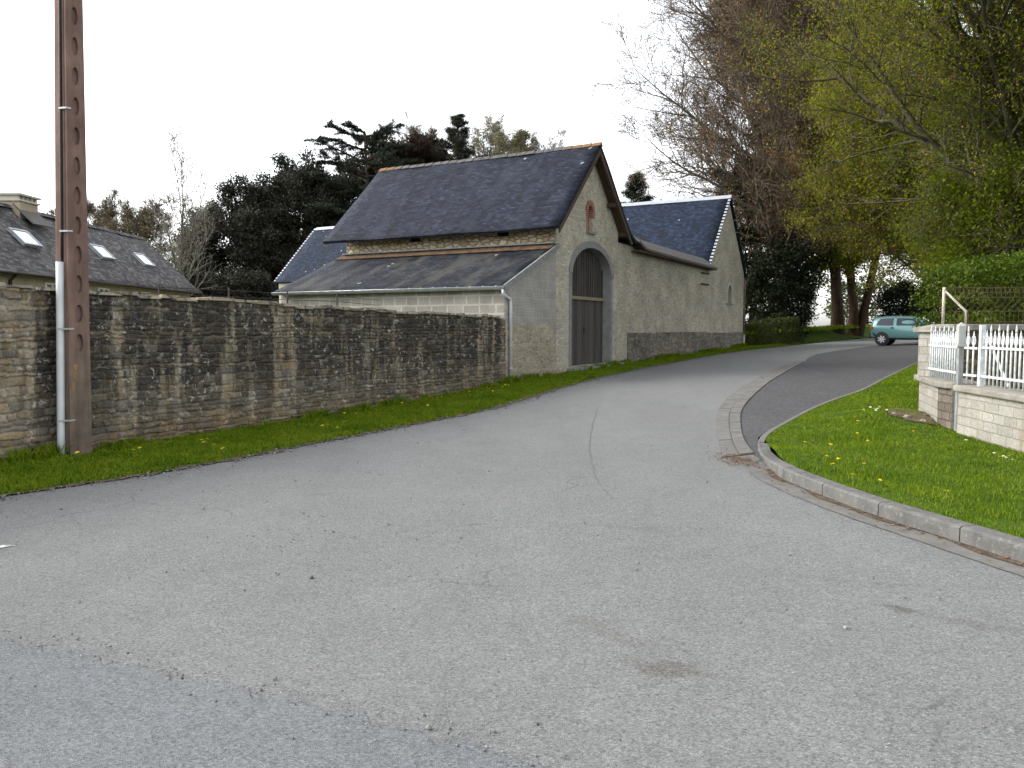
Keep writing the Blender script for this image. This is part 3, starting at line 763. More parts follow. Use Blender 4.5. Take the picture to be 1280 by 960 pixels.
def lt_extra(g, uv, c):
    z = g.n_sep(uv)[1]
    w = g.math('ADD', z, g.math('MULTIPLY', g.math('SUBTRACT', g.noise(uv, sc=3, det=4), .5), .16))
    f = g.remap(w, 1.7, 1.78, 0, 1)
    rend = g.ramp(g.noise(uv, sc=2.2, det=6), [(.3, (.28, .265, .24)), (.7, (.37, .355, .32))])
    bk = g.n('ShaderNodeTexBrick'); bk.offset = .5
    g.put(bk.inputs['Vector'], uv); bk.inputs['Scale'].default_value = 1; bk.inputs['Brick Width'].default_value = .55; bk.inputs['Row Height'].default_value = .27
    bk.inputs['Mortar Size'].default_value = .014; bk.inputs['Mortar Smooth'].default_value = .6
    g.put(bk.inputs['Color1'], (1, 1, 1)); g.put(bk.inputs['Color2'], (.87, .87, .89)); g.put(bk.inputs['Mortar'], (1.12, 1.1, 1.06))
    rend = g.mix(1.0, rend, bk.outputs['Color'], 'MULTIPLY')
    return g.mix(f, c, rend)
M['leanend'] = stone_mat('part rendered rubble', [(.33, .27, .19), (.41, .35, .26), (.25, .215, .17), (.43, .38, .29)], .18, .075, (.38, .34, .275), .08, .9, orange=.38, bump=.5, extra=lt_extra)
M['block'] = ashlar_mat('grey block with pale joints', (.29, .27, .235), (.36, .335, .29), (.45, .43, .38), .52, .25, .028, .35)
M['cream'] = stone_mat('cream rubble', [(.44, .37, .25), (.5, .43, .31), (.37, .3, .2), (.55, .49, .37)], .24, .12, (.24, .195, .13), .1, .95, bump=.7)
M['slate'] = slate_mat('old slate', (.0095, .012, .021), (.0185, .023, .039), 'y', lichen=.05, blot=(.7, 1.3), moss=(.68, .8, (.1, .06, .03), 2.2), pale=(.5, .7, (.028, .034, .05)))
M['slate_low'] = slate_mat('mottled low slate', (.0105, .0125, .019), (.019, .022, .032), 'y', zk=2.6, lichen=.12, blot=(.6, 1.4), pale=(.47, .6, (.065, .064, .055)), moss=(.56, .7, (.04, .032, .022), 1.6))
M['slate_blue'] = slate_mat('blue slate', (.011, .0185, .038), (.018, .028, .049), 'y', lichen=.06, blot=(.75, 1.2), pale=(.6, .8, (.06, .063, .06)), moss=(.54, .66, (.012, .012, .013), .8))
M['slate_cope'] = plain('grey slate band', (.125, .12, .11), .8, var=.16, sc=2.5, bump=.15)
M['slate_house'] = slate_mat('house slate', (.08, .076, .074), (.112, .107, .103), 'y', lichen=.1, blot=(.75, 1.25), pale=(.58, .75, (.14, .135, .125)))
M['zinc'] = plain('weathered zinc', (.42, .44, .46), .45, .6, .5, .15, 5)
M['zinc_dull'] = plain('dull zinc', (.33, .36, .36), .5, .5, .5, .2, 5)
M['orange'] = plain('lichen mortar', (.095, .058, .03), .95, var=.5, sc=5, bump=.6)
def wood_mat(name, a, b, rough=.85):
    g = G(name, rough, .15); uv = g.scale(g.co(), (26, 26, 1.1))
    f = g.noise(uv, sc=1, det=6, ro=.65); c = g.ramp(f, [(.3, a), (.7, b)])
    g.base(g.mix(1.0, c, g.ramp(g.rnd(), [(0, .7), (1, 1.25)]), 'MULTIPLY')).bump(f, .4, .008); return g.m
M['door'] = wood_mat('grey weathered boards', (.045, .04, .036), (.1, .09, .082))
M['oldwood'] = wood_mat('brown old wood', (.05, .033, .024), (.115, .08, .06))
M['rail_wood'] = wood_mat('pale beam', (.17, .15, .09), (.26, .23, .15))
M['archstone'] = plain('grey dressed stone', (.21, .207, .2), .85, var=.2, sc=4, bump=.4)
M['palestone'] = plain('pale dressed stone', (.44, .42, .36), .85, var=.12, sc=4, bump=.3)
M['brickred'] = ashlar_mat('red brick', (.24, .085, .055), (.32, .13, .085), (.36, .27, .21), .11, .065, .008, .4)
M['dark'] = plain('dark interior', (.012, .011, .01), .95, var=.1)
M['glass'] = plain('dark window glass', (.02, .024, .028), .08, 0, .6, .1)
M['iron'] = plain('rusty iron', (.05, .04, .035), .8, .3, .3, .4, 12)
M['white'] = plain('white paint', (.72, .72, .7), .5, 0, .4, .06, 5)
M['pipe'] = plain('pale grey pipe', (.5, .52, .52), .45, .1, .4, .1, 4)

barn = empty('stone_barn', (AX, AY, 0), ROT, 'old stone barn with steep slate roof, arched plank door and low lean-to', 'barn')
TC = 5.66
# gable wall with arched opening and small window
n = 20
DX, DA = 5.86, 1.64
arch = [(DX - DA, .38)] + [(DX - DA * math.cos(a), 3.32 + .9 * math.sin(a)) for a in np.linspace(0, math.pi, n)] + [(DX + DA, .38)]
wx, wr = 5.66, .2
win = [(wx - wr, 4.72), ] + [(wx - wr * math.cos(a), 5.38 + wr * math.sin(a)) for a in np.linspace(0, math.pi, 9)] + [(wx + wr, 4.72)]
gable = [(3.1, -.6), (8.2, -.6), (8.2, 4.98), (TC, 7.32), (3.1, 4.98)]
mb = MB(); mb.extrude(gable, [arch, win], 0, .5)
mb.box(3.1, 3.6, .5, 8.0, -.6, 4.98); mb.box(7.7, 8.2, .5, 8.0, -.6, 4.98)
mb.extrude([(3.6, -.6), (7.7, -.6), (7.7, 5.4), (TC, 7.3), (3.6, 5.4)], [], 7.6, 8.0)
mb.build('wall', M['barn'], barn)
mb = MB(); mb.box(3.075, 3.098, .02, 8.0, 3.9, 5.0); mb.build('side_wall', M['cream'], barn)
for s0 in (4.9, 1.6): MB().box(3.06, 3.085, s0, s0 + .38, 4.42, 4.72).build('vent_opening', M['dark'], barn)
# lean-to
mb = MB(); mb.extrude([(0, -.6), (3.09, -.6), (3.09, 3.96), (0, 2.66)], [], 0, .4)
mb.build('lean_to_end_wall', M['leanend'], barn)
mb = MB(); mb.box(-.012, .4, .4, 8.05, -.6, 2.66); mb.box(.4, 3.07, 7.7, 8.05, -.6, 2.66); mb.box(-.012, -.002, .03, .4, -.6, 2.655); mb.build('lean_to_side_wall', M['block'], barn)

def roof_slab(mb, p0, p1, y0, y1, th=.1, ny=24, nx=10, sag=.03, seed=1, m=0, profile=None, wav=.012):
    """sloping slab between (x,z) p0 (low) and p1 (high) for y0..y1, slightly wavy"""
    rng = np.random.default_rng(seed)
    pr = profile or [p0, p1]
    pr = np.array(pr, float); sg = np.concatenate([[0], np.cumsum(np.linalg.norm(np.diff(pr, axis=0), axis=1))]); t = np.linspace(0, sg[-1], nx + 1)
    px, pz = np.interp(t, sg, pr[:, 0]), np.interp(t, sg, pr[:, 1])
    d = pr[-1] - pr[0]; nv = np.array([-d[1], d[0]]) / np.linalg.norm(d)
    if nv[1] < 0: nv = -nv
    ys = np.linspace(y0, y1, ny + 1)
    ph = rng.uniform(0, 6, 4)
    Pt = np.zeros((nx + 1, ny + 1, 3)); Pb = np.zeros_like(Pt)
    for j, y in enumerate(ys):
        f = (y - y0) / (y1 - y0)
        for i in range(nx + 1):
            w = wav * (math.sin(y * 1.3 + ph[0] + i * .5) + math.sin(y * 2.9 + ph[1] - i * .8) * .6) - sag * math.sin(math.pi * f)
            Pt[i, j] = (px[i] + nv[0] * (th + w), y, pz[i] + nv[1] * (th + w)); Pb[i, j] = (px[i], y, pz[i])
    mb.grid(Pt, m, True); mb.grid(Pb, m)
    for Q in (0, -1):
        mb.grid(np.stack([Pb[Q], Pt[Q]], 0), m); mb.grid(np.stack([Pb[:, Q], Pt[:, Q]], 0), m)
    return Pt

OV = -.36
mb = MB()
Pt = roof_slab(mb, (2.5, 4.47), (TC, 7.40), OV, 8.5, seed=1)
prof = [(9.55, 4.60), (9.0, 4.68), (8.55, 4.88), (8.15, 5.17), (TC, 7.40)]
roof_slab(mb, None, None, OV, 8.5, seed=2, profile=prof, nx=18)
rf = mb.build('roof', M['slate'], barn)
mb = MB(); rg = random.Random(3)
k = 26; ys = np.linspace(OV - .03, 8.52, k + 1)
for i in range(k):
    y0, y1 = ys[i], ys[i + 1] - .008; zt = 7.555 - .03 * math.sin(math.pi * i / k) + rg.uniform(-.006, .006)
    mb.add([(TC - .13, y0, zt - .11), (TC, y0, zt + .02), (TC + .13, y0, zt - .11), (TC - .12, y1, zt - .12), (TC, y1, zt), (TC + .12, y1, zt - .12)], [(0, 1, 4, 3), (1, 2, 5, 4), (0, 2, 1), (3, 4, 5)])
g = G('ridge tiles', .85, .2)
o = g.n_sep(g.co())[1]
c = g.ramp(g.noise(sc=6, det=5), [(.3, (.1, .09, .08)), (.7, (.26, .25, .23))])
ef = g.math('ADD', g.remap(o, .3, 1.1, 1, 0), g.remap(o, 7.4, 8.2, 0, 1), True)
g.base(g.mix(g.math('MULTIPLY', ef, .75), g.mix(1.0, c, (.45, .45, .47), 'MULTIPLY'), (.2, .1, .035))); M['ridge'] = g.m
mb.build('ridge_tile', M['ridge'], rf)
# verge boards, soffit and brackets
mb = MB()
mb.extrude([(8.75, 4.62), (TC, 7.37), (2.58, 4.5), (2.62, 4.36), (TC, 7.18), (8.6, 4.56)], [], OV + .005, OV + .045); mb.build('verge_board', M['oldwood'], barn)
mb = MB()
for sx in (-1, 1):
    for y0 in np.linspace(OV + .05, -.06, 3):
        a_, b_ = (TC + sx * .02, 7.34), (TC + sx * 2.75, 4.81)
        mb.bar((a_[0], y0 + .05, a_[1]), (b_[0], y0 + .05, b_[1]), .1, .05)
for (x, z) in ((3.05, 5.0), (4.15, 5.9), (8.27, 4.98), (7.18, 5.86)):
    sx = 1 if x > TC else -1
    mb.box(x - .09, x + .09, OV + .06, .0, z - .16, z - .02)
mb.build('bracket', M['oldwood'], barn)
# lean-to roof, lichen band, flashing, gutter
mb = MB(); roof_slab(mb, (-.24, 2.66), (3.06, 4.03), -.1, 8.12, th=.07, seed=5, wav=.008, sag=.015); lr = mb.build('lean_to_roof', M['slate_low'], barn)
mb = MB(); mb.bar((2.7, -.06, 3.985), (2.7, 8.08, 3.985), .36, .02, up=(-.383, 0, .923)); mb.build('mortar_band', M['orange'], lr)
mb = MB(); mb.box(2.9, 3.06, .0, 8.05, 4.11, 4.15); mb.build('flashing', plain('dull lead', (.2, .205, .2), .7), lr)
mb = MB()
mb.bar((-.3, -.13, 2.67), (3.09, -.13, 4.07), .05, .12, up=(0, 0, 1)); mb.build('verge_board', plain('grey verge board', (.2, .21, .21), .6, .2), lr)
mb = MB()
prof = [(-.25 + .075 * math.cos(a), 2.69 - .085 * math.sin(a)) for a in np.linspace(0, math.pi, 8)]
P = np.array([[(x, y, z) for y in np.linspace(-.12, 8.15, 30)] for x, z in prof]); mb.grid(P, 0, True)
P2 = np.array([[(x * .999 + .001, y, z + .008) for y in np.linspace(-.12, 8.15, 30)] for x, z in prof]); mb.grid(P2, 0, True)
mb.tube([(-.325, -.12, 2.69), (-.325, 8.15, 2.69)], .012, 6)
for y in np.arange(.1, 8.1, .4): mb.box(-.34, -.2, y, y + .035, 2.685, 2.715)
mb.add([(x, -.12, z) for x, z in prof], [tuple(range(8))])
gt = mb.build('gutter', M['zinc'], barn)
mb = MB(); mb.tube([(-.25, -.06, 2.62), (-.25, -.07, 2.5), (-.08, -.08, 2.42), (.13, -.07, 2.38), (.16, -.07, 2.25), (.16, -.07, .2)], .042, 10)
for z in (2.0, 1.1, .5): mb.tube([(.16, -.07, z), (.16, -.07, z + .03)], .055, 10)
mb.build('downpipe', M['pipe'], barn)
# dressed stone arch, jambs and sill
def arc_ring(cx, cz, ax, az, w, a0=0, a1=math.pi, n=24):
    inn = [(cx - ax * math.cos(a), cz + az * math.sin(a)) for a in np.linspace(a0, a1, n)]
    out = [(cx - (ax + w) * math.cos(a), cz + (az + w) * math.sin(a)) for a in np.linspace(a0, a1, n)]
    return inn, out
mb = MB(); inn, out = arc_ring(DX, 3.32, DA - .01, .895, .22); mb.extrude(out + inn[::-1], [], -.05, .42); 
mb.build('door_arch', M['archstone'], barn)
for sx in (-1, 1):
    x0 = DX + sx * (DA - .008); x1 = DX + sx * (DA + .17)
    MB().box(min(x0, x1), max(x0, x1), -.02, .42, .38, 3.315).build('door_jamb', M['archstone'], barn)
mb = MB(); rg = random.Random(9)
x = 3.9
while x < 8.3:
    w = rg.uniform(.35, .7); mb.box(x, x + w - .015, -.22 + rg.uniform(-.05, .05), .45, -.3, .37 + rg.uniform(-.03, .01)); x += w
bevel(mb.build('door_sill', M['archstone'], barn), .02)
# doors: two plank leaves, beam and slats
for k, (x0, x1) in enumerate(((DX - DA + .02, DX - .01), (DX + .01, DX + DA - .02))):
    mb = MB(); nb = 8; w = (x1 - x0) / nb
    for i in range(nb):
        mb.box(x0 + i * w + .005, x0 + (i + 1) * w - .005, .27 + rg.uniform(-.006, .006), .31, .39, 2.52)
    d = mb.build('door_leaf', M['door'], barn)
    if k == 0:
        hm = MB(); hm.tube([(DX - .06, .22, 1.45), (DX - .06, .22, 1.6)], .014, 8); hm.box(DX - .09, DX - .03, .245, .265, 1.42, 1.63); hm.build('handle', M['iron'], d)
mb = MB(); mb.box(DX - DA + .01, DX + DA - .01, .2, .32, 2.525, 2.63); mb.build('door_beam', M['rail_wood'], barn)
mb = MB()
for i in range(17):
    x = DX - DA + .1 + i * (2 * DA - .2) / 16; zt = 3.32 + .9 * math.sqrt(max(0, 1 - ((x - DX) / DA) ** 2)) - .02
    w = .052 if i != 8 else .1
    mb.box(x - w, x + w, .26 + rg.uniform(-.004, .004), .29, 2.632, zt)
mb.build('door_slats', M['door'], barn)
mb = MB(); mb.box(DX - DA - .1, DX + DA + .1, .42, .46, .3, 4.4); mb.build('door_backing', M['dark'], barn)
# gable window: brick surround, shutter, sill
mb = MB(); inn, out = arc_ring(wx, 5.38, wr - .005, wr - .005, .17, 0, math.pi, 14)
mb.extrude(out + inn[::-1], [], -.03, .12); mb.box(wx - wr - .1, wx - wr + .004, -.022, .12, 4.73, 5.375); mb.box(wx + wr - .004, wx + wr + .17, -.026, .12, 5.2, 5.375)
wn = mb.build('window', M['brickred'], barn)
mb = MB(); mb.box(wx - wr, wx + wr, .12, .16, 4.7, 5.6); mb.build('shutter', plain('red brown shutter', (.17, .07, .05), .8, var=.3), wn)
mb = MB(); mb.box(wx - .3, wx + .34, -.08, .12, 4.66, 4.725); mb.build('sill', M['archstone'], wn)

# ------------------------------------------------------------------ yard wall with slate coping
yard = empty('yard_wall', W(8.2, 0, 0), ROT, 'tall ochre stone wall with little slate coping between the two barns', 'wall')
X0, X1 = 0.003, 12.1 - .003
mb = MB(); mb.box(X0, X1, 0, .5, -.6, 4.62); mb.build('wall', M['barn'], yard)
mb = MB(); mb.box(1.0, X1, -.045, -.002, -.6, 1.42); mb.build('plinth', M['plinth'], yard)
mb = MB()
nx = 40; xs = np.linspace(1.15, X1 + .25, nx + 1)
def cope(x): 
    e = max(0, 1 - (x - 1.15) / 1.1); return .22 * e * e
rows = []
for (y, z) in ((-.40, 4.50), (-.41, 4.58), (.28, 5.06), (.97, 4.58), (.96, 4.50)):
    rows.append([(x, y, z + cope(x) - .02 * math.sin((x - 1.1) / 11.2 * math.pi) - .06 * (x / 12)) for x in xs])
mb.grid(np.array(rows)); mb.grid(np.array([rows[-1], rows[0]]))
for Q in (0, -1): mb.add([r[Q] for r in rows], [(0, 1, 2, 3, 4)])
mb.build('coping', M['slate_cope'], yard)
mb = MB(); mb.box(1.3, X1 + .2, -.36, -.02, 4.40, 4.46); mb.build('eaves_board', M['oldwood'], yard)
mb = MB()
for z in (3.68, 4.2): mb.bar((10.75, -.05, z), (12.08, -.05, z + .03), .04, .06)
mb.build('iron_tie', M['iron'], yard)

# ------------------------------------------------------------------ slate barn (long wing)
far = empty('slate_barn', W(20.3, 0, 0), ROT, 'long stone barn with blue slate roof and shining zinc ridge at the road bend', 'barn')
hw, az_, ez = 3.85, 8.42, 4.55
arch2 = [(4.4 - .42, 2.92)] + [(4.4 - .42 * math.cos(a), 3.47 + .42 * math.sin(a)) for a in np.linspace(0, math.pi, 9)] + [(4.4 + .42, 2.92)]
mb = MB(); mb.extrude([(0.003, -.6), (7.7, -.6), (7.7, ez + .1), (hw, az_ - .08), (0.003, ez + .1)], [arch2], 0, .5)
mb.box(.003, .5, .5, 28.3, -.6, ez); mb.box(7.2, 7.7, .5, 28.3, -.6, ez); mb.extrude([(.5, -.6), (7.2, -.6), (7.2, ez), (hw, az_ - .1), (.5, ez)], [], 27.8, 28.3)
mb.build('wall', M['barn'], far)
mb = MB(); mb.box(0.003, 7.74, -.045, -.002, -.6, 1.36); mb.build('plinth', M['plinth'], far)
mb = MB(); roof_slab(mb, (-.15, ez - .03), (hw, az_), -.12, 28.5, th=.09, ny=40, seed=8, wav=.01, sag=.06); roof_slab(mb, (7.85, ez - .03), (hw, az_), -.12, 28.5, th=.09, ny=40, seed=9, wav=.01, sag=.06)
rf = mb.build('roof', M['slate_blue'], far)
M['zinc_new'] = plain('bright zinc', (.4, .42, .44), .35, .5, .6, .08, 4)
mb = MB()
for y in np.linspace(-.14, 27.0, 20): mb.add([(hw - .2, y, az_ - .05), (hw, y, az_ + .15), (hw + .2, y, az_ - .05), (hw - .2, y + 1.48, az_ - .06), (hw, y + 1.48, az_ + .14), (hw + .2, y + 1.48, az_ - .06)], [(0, 1, 4, 3), (1, 2, 5, 4), (0, 2, 1), (3, 4, 5)])
mb.build('ridge_cap', M['zinc_new'], rf)
for y in (-.15, 28.47):
    mb = MB()
    for i in range(22):
        f0, f1 = i / 22 + .004, (i + .62) / 22
        p = (-.15 + (hw + .15) * f0, ez + .08 + (az_ - ez + .03) * f0); q = (-.15 + (hw + .15) * f1, ez + .08 + (az_ - ez + .03) * f1)
        mb.bar((p[0], y + .06, p[1] + .01), (q[0], y + .06, q[1] + .01), .13, .025, up=(-.7, 0, .7))
    mb.build('verge_flashing', M['zinc_new'], rf)
mb = MB(); mb.box(3.9, 4.9, .24, .28, 2.85, 3.95); wn = mb.build('window', M['dark'], far)
mb = MB(); 
for sx in (-1, 1): mb.box(4.4 + sx * .5 - .085, 4.4 + sx * .5 + .085, -.02, .24, 2.92, 3.468)
inn, out = arc_ring(4.4, 3.472, .415, .415, .17, 0, math.pi, 10); mb.extrude(out + inn[::-1], [], -.025, .24); mb.build('frame', M['palestone'], wn)
mb = MB(); mb.box(3.75, 5.05, -.06, .2, 2.82, 2.915); mb.build('sill', M['archstone'], wn)
mb = MB(); mb.tube([(7.82, .1, 4.5), (7.8, -.04, 4.3), (7.78, -.05, 1.2)], .045, 8); pp = mb.build('downpipe', plain('brown pipe', (.16, .12, .09), .6), far)
mb = MB(); mb.tube([(7.78, -.05, 1.22), (7.78, -.05, .4)], .06, 8); mb.build('pipe_foot', M['pipe'], pp)

# ------------------------------------------------------------------ boundary wall
g = G('blackened rubble', .93, .1)
def attr(n):
    a = g.n('ShaderNodeAttribute'); a.attribute_name = n; return a.outputs['Fac']
uv = g.uv2(mode='x'); st_, jt = attr('stone'), attr('joint'); st2_ = attr('stone_b')
cols = [(.19, .155, .1), (.265, .22, .15), (.15, .133, .108), (.31, .275, .21), (.225, .18, .115), (.115, .108, .097), (.25, .218, .165), (.27, .205, .125)]
c = g.ramp(st_, [((k_ + .5) / len(cols), v_) for k_, v_ in enumerate(cols)])
fine = g.noise(uv, sc=34, det=6, ro=.7)
c = g.mix(1.0, c, g.ramp(fine, [(.28, .5), (.5, 1.0), (.72, 1.4)]), 'MULTIPLY')
mort = g.mix(1.0, (.29, .245, .175), g.ramp(g.noise(uv, sc=20, det=5, ro=.7), [(.3, .45), (.7, 1.25)]), 'MULTIPLY')
c = g.mix(g.math('MULTIPLY', jt, g.remap(g.noise(uv, sc=2.2, det=4), .35, .6, .25, 1)), c, mort)
o_ = g.ramp(g.noise(uv, sc=2.3, det=6, ro=.7), [(.56, 0.0), (.68, .38)])
c = g.mix(o_, c, g.mix(1.0, c, (1.1, .72, .4), 'MULTIPLY'))
# black weathering: soft vertical runs, thinner towards the foot, absent at the freshly pointed end
a1 = g.noise(g.scale(uv, (1.5, .22, 1)), sc=1.1, det=5, ro=.6)
a2 = g.noise(g.scale(uv, (6.5, .55, 1)), sc=1.0, det=5, ro=.62)
df = g.remap(g.math('ADD', a1, g.math('MULTIPLY', g.math('SUBTRACT', a2, .5), .62)), .375, .485, 0, 1)
zz = g.n_sep(g.co())[2]
df = g.math('MULTIPLY', df, g.remap(g.math('ADD', zz, g.math('MULTIPLY', a2, .8)), .3, 1.35, .38, 1))
df = g.math('MULTIPLY', df, g.remap(g.math('ADD', g.n_sep(uv)[0], g.math('MULTIPLY', g.noise(uv, sc=1.5, det=4), .8)), 13.3, 13.8, 0, 1))
df = g.math('MULTIPLY', df, g.ramp(g.noise(g.scale(uv, (1, 1.7, 1)), sc=13, det=5, ro=.75), [(.3, .35), (.45, 1.0)]))
df = g.math('MULTIPLY', df, g.remap(st2_, 0, .25, .55, 1))
df = g.math('MULTIPLY', df, g.remap(jt, 0, 1, 1, .72))
c = g.mix(g.math('MULTIPLY', df, .93), c, g.mix(g.noise(uv, sc=25, det=4), (.011, .0105, .011), (.035, .033, .031)))
wf = g.ramp(g.noise(g.vadd(g.scale(uv, (1, .8, 1)), (7.3, 2.1, 0)), sc=11, det=5, ro=.75), [(.56, 0.0), (.62, 1.0)])
wf = g.math('MULTIPLY', wf, g.ramp(g.noise(g.scale(uv, (1.2, .5, 1)), sc=1.4, det=3), [(.4, 0.0), (.55, 1.0)]))
c = g.mix(g.math('MULTIPLY', wf, .8), c, (.42, .41, .37))
f_ = g.remap(g.math('ADD', zz, g.math('MULTIPLY', g.noise(uv, sc=2.5, det=5), .5)), .2, .5, 1, 0)
c = g.mix(g.math('MULTIPLY', f_, .4), c, g.mix(1.0, c, (.95, .66, .46), 'MULTIPLY'))
g.base(c); g.bump(fine, .5, .012); M['bwall'] = g.m
bw = empty('boundary_wall', W(-26, 0, 0), ROT, 'long rubble stone wall streaked black with lichen beside the road', 'wall')
rng = np.random.default_rng(4)
xs = np.concatenate([np.linspace(0, 11.4, 130), np.linspace(11.42, 25.99, 1180)]); nx = len(xs) - 1; nz = 185
top = np.interp(xs - 26, [-26, -13, -11.7, -10, -8.4, -5.8, -2.8, 0], [2.2, 2.12, 2.05, 2.04, 2.0, 1.94, 1.9, 1.86]) + .012 * np.sin(xs * 7.3 + 2 * np.sin(xs * 2.1)) + .02 * np.sin(xs * 3.3) * np.sin(xs * 1.1)
Zs = np.concatenate([[0], np.linspace(.1, 1, nz)])
P = np.zeros((nz + 1, nx + 1, 3)); P[..., 0] = xs; P[..., 2] = -.5 + (top + .5) * Zs[:, None]
U, Zv = P[..., 0], P[..., 2]
def wavy(u, v, seed, n=6):
    r_ = np.random.default_rng(seed); o_ = np.zeros_like(u)
    for _ in range(n): o_ += np.sin(u * r_.normal(0, 1) + v * r_.normal(0, 1) + r_.uniform(0, 6.28))
    return o_ / n
zc = Zv + .05 * wavy(U * 1.6, Zv * 1.5, 1) + .04 * wavy(U * 7, Zv * 8, 2) + .012 * wavy(U * 22, Zv * 20, 12)
hb = np.concatenate([[-.7], -.7 + np.cumsum(rng.choice([.055, .07, .085, .1, .125], 60, p=[.2, .3, .25, .17, .08]))])
ci = np.clip(np.searchsorted(hb, zc) - 1, 0, len(hb) - 2)
uw = U + .04 * wavy(U * 9, Zv * 14, 3) + .022 * wavy(U * 20, Zv * 30, 4)
stone = np.zeros_like(U); stone_b = np.zeros_like(U); ed = np.zeros_like(U); bul = np.zeros_like(U)
for k_ in range(len(hb) - 1):
    m_ = ci == k_
    if not m_.any(): continue
    wb = np.concatenate([[-.5], -.5 + np.cumsum(np.clip(rng.lognormal(-1.75, .42, 240), .07, .42))])
    ca, cb_, cp, tl = rng.uniform(0, 1, 240), rng.uniform(0, 1, 240), rng.normal(0, .013, 240), rng.normal(0, .08, 240)
    si = np.clip(np.searchsorted(wb, uw[m_]) - 1, 0, 239)
    du = np.minimum(uw[m_] - wb[si], wb[si + 1] - uw[m_]); dz_ = np.minimum(zc[m_] - hb[k_], hb[k_ + 1] - zc[m_])
    stone[m_] = ca[si]; stone_b[m_] = cb_[si]; ed[m_] = np.minimum(du, dz_ * 1.15); bul[m_] = cp[si] + tl[si] * (uw[m_] - (wb[si] + wb[si + 1]) / 2)
jw = .011 + .007 * wavy(U * 3, Zv * 4, 6)
pr = np.clip((ed - jw * .4) / .016, 0, 1)
P[..., 1] = -(-.036 * (1 - pr) ** 1.4 + bul * pr + .012 * wavy(U * 2, Zv * 3, 7) + rng.normal(0, .0018, U.shape) + .004 * wavy(U * 40, Zv * 45, 8, 10) * pr)
joint = np.clip(1 - (ed - jw * .5) / .008, 0, 1)
tb = P[-1].copy(); tb[:, 1] = .22; tb[:, 2] += .035 + rng.normal(0, .01, nx + 1); tc = tb.copy(); tc[:, 1] = .45; tc[:, 2] -= .05
bk = tc.copy(); bk[:, 2] = -.5
A_ = np.concatenate([P, tb[None], tc[None], bk[None]]); nr = A_.shape[0]
idx = np.arange(nr * (nx + 1)).reshape(nr, nx + 1)
Fw = np.stack([idx[:-1, :-1], idx[:-1, 1:], idx[1:, 1:], idx[1:, :-1]], -1).reshape(-1, 4)
me = np_mesh('wall', A_.reshape(-1, 3), [Fw], True)
pad = lambda q: np.concatenate([q.ravel(), np.full(3 * (nx + 1), .3)]).astype(np.float32)
for n_, q in (('stone', stone), ('stone_b', stone_b), ('joint', joint)):
    me.attributes.new(n_, 'FLOAT', 'POINT').data.foreach_set('value', pad(q))
link('wall', me, M['bwall'], bw)
MB().box(25.98, 25.995, .03, .45, -.5, 1.85).build('end_face', M['coping'] if 'coping' in M else M['bwall'], bw)
M['coping'] = stone_mat('flat coping stones', [(.24, .2, .14), (.3, .26, .2), (.2, .18, .15)], .4, .2, (.1, .09, .08), .05, .8, white=.3, bump=.8)
mb = MB(); x = .02; rg = random.Random(21)
while x < 25.6:
    w = rg.uniform(.22, .55); z = float(np.interp(x + w / 2, xs, top)); h = rg.uniform(.035, .06); y0 = -.05 + rg.uniform(-.02, .02); dz = rg.uniform(-.012, .012)
    mb.add([(x, y0, z + dz), (x + w - .015, y0 + rg.uniform(-.015, .015), z + dz), (x + w - .015, .48, z), (x, .48, z),
            (x + .01, y0 + .01, z + h + rg.uniform(-.008, .008)), (x + w - .03, y0 + .02, z + h + rg.uniform(-.008, .008)), (x + w - .03, .46, z + h), (x + .01, .46, z + h)],
           [(0, 3, 2, 1), (4, 5, 6, 7), (0, 1, 5, 4), (1, 2, 6, 5), (2, 3, 7, 6), (3, 0, 4, 7)])
    x += w
mb.build('coping_stones', M['coping'], bw)

# wire fence behind the wall
wf = empty('wire_fence', W(-9.6, 1.4, -.1), ROT, 'thin wire fence on slim posts just behind the stone wall top', 'fence')
for x in (0.0, 1.5, 3.0, 4.5):
    mb = MB(); mb.tube([(x, 0, 0), (x + .02, 0, 2.45)], .018, 6); mb.build('post', M['iron'], wf)
mb = MB()
for z in (2.15, 2.28, 2.4): mb.tube([(-1.5, 0, z), (0, 0, z - .01), (1.5, 0, z), (3, 0, z - .01), (4.5, 0, z), (6, 0, z - .05)], .005, 4)
mb.build('wire', M['iron'], wf)

# ------------------------------------------------------------------ utility pole
g = G('reddish concrete', .9, .12)
z = g.n_sep(g.co())[2]
c = g.ramp(g.noise(sc=3, det=6), [(.3, (.13, .084, .068)), (.7, (.2, .13, .107))])
c2 = g.ramp(g.noise(sc=4, det=6), [(.3, (.105, .08, .062)), (.7, (.165, .13, .1))])
c = g.mix(g.remap(g.math('ADD', z, g.noise(sc=3)), 1.5, 2.6), c2, c)
c = g.mix(1.0, c, g.ramp(g.noise(g.scale(g.co(), (6, 6, .7)), sc=2, det=5), [(.3, .75), (.7, 1.15)]), 'MULTIPLY')
c = g.mix(g.ramp(g.noise(sc=14, det=5), [(.66, 0.0), (.72, .6)]), c, (.3, .12, .07))
g.base(c).bump(g.noise(sc=60, det=4), .35, .01); M['pole'] = g.m
PX, PY = -5.86, 10.62
pole = empty('utility_pole', (PX, PY, float(terr(PX, PY)) - .02), ROT, 'tall reddish concrete utility pole with oval recesses against the stone wall', 'pole')
hwp = .158; pole.rotation_euler = (0, R(1.5), ROT)
def tp(v):
    k = 1 - .038 * max(v[2], 0); return (v[0] * k, v[1] * k, v[2])
ov = []
for i in range(20):
    zc = 1.57 + i * .385
    ov.append([(.0 + .055 * math.cos(a), zc + .115 * math.sin(a)) for a in np.linspace(0, 2 * math.pi, 16, endpoint=False)])
mb = MB(); H = 9.3
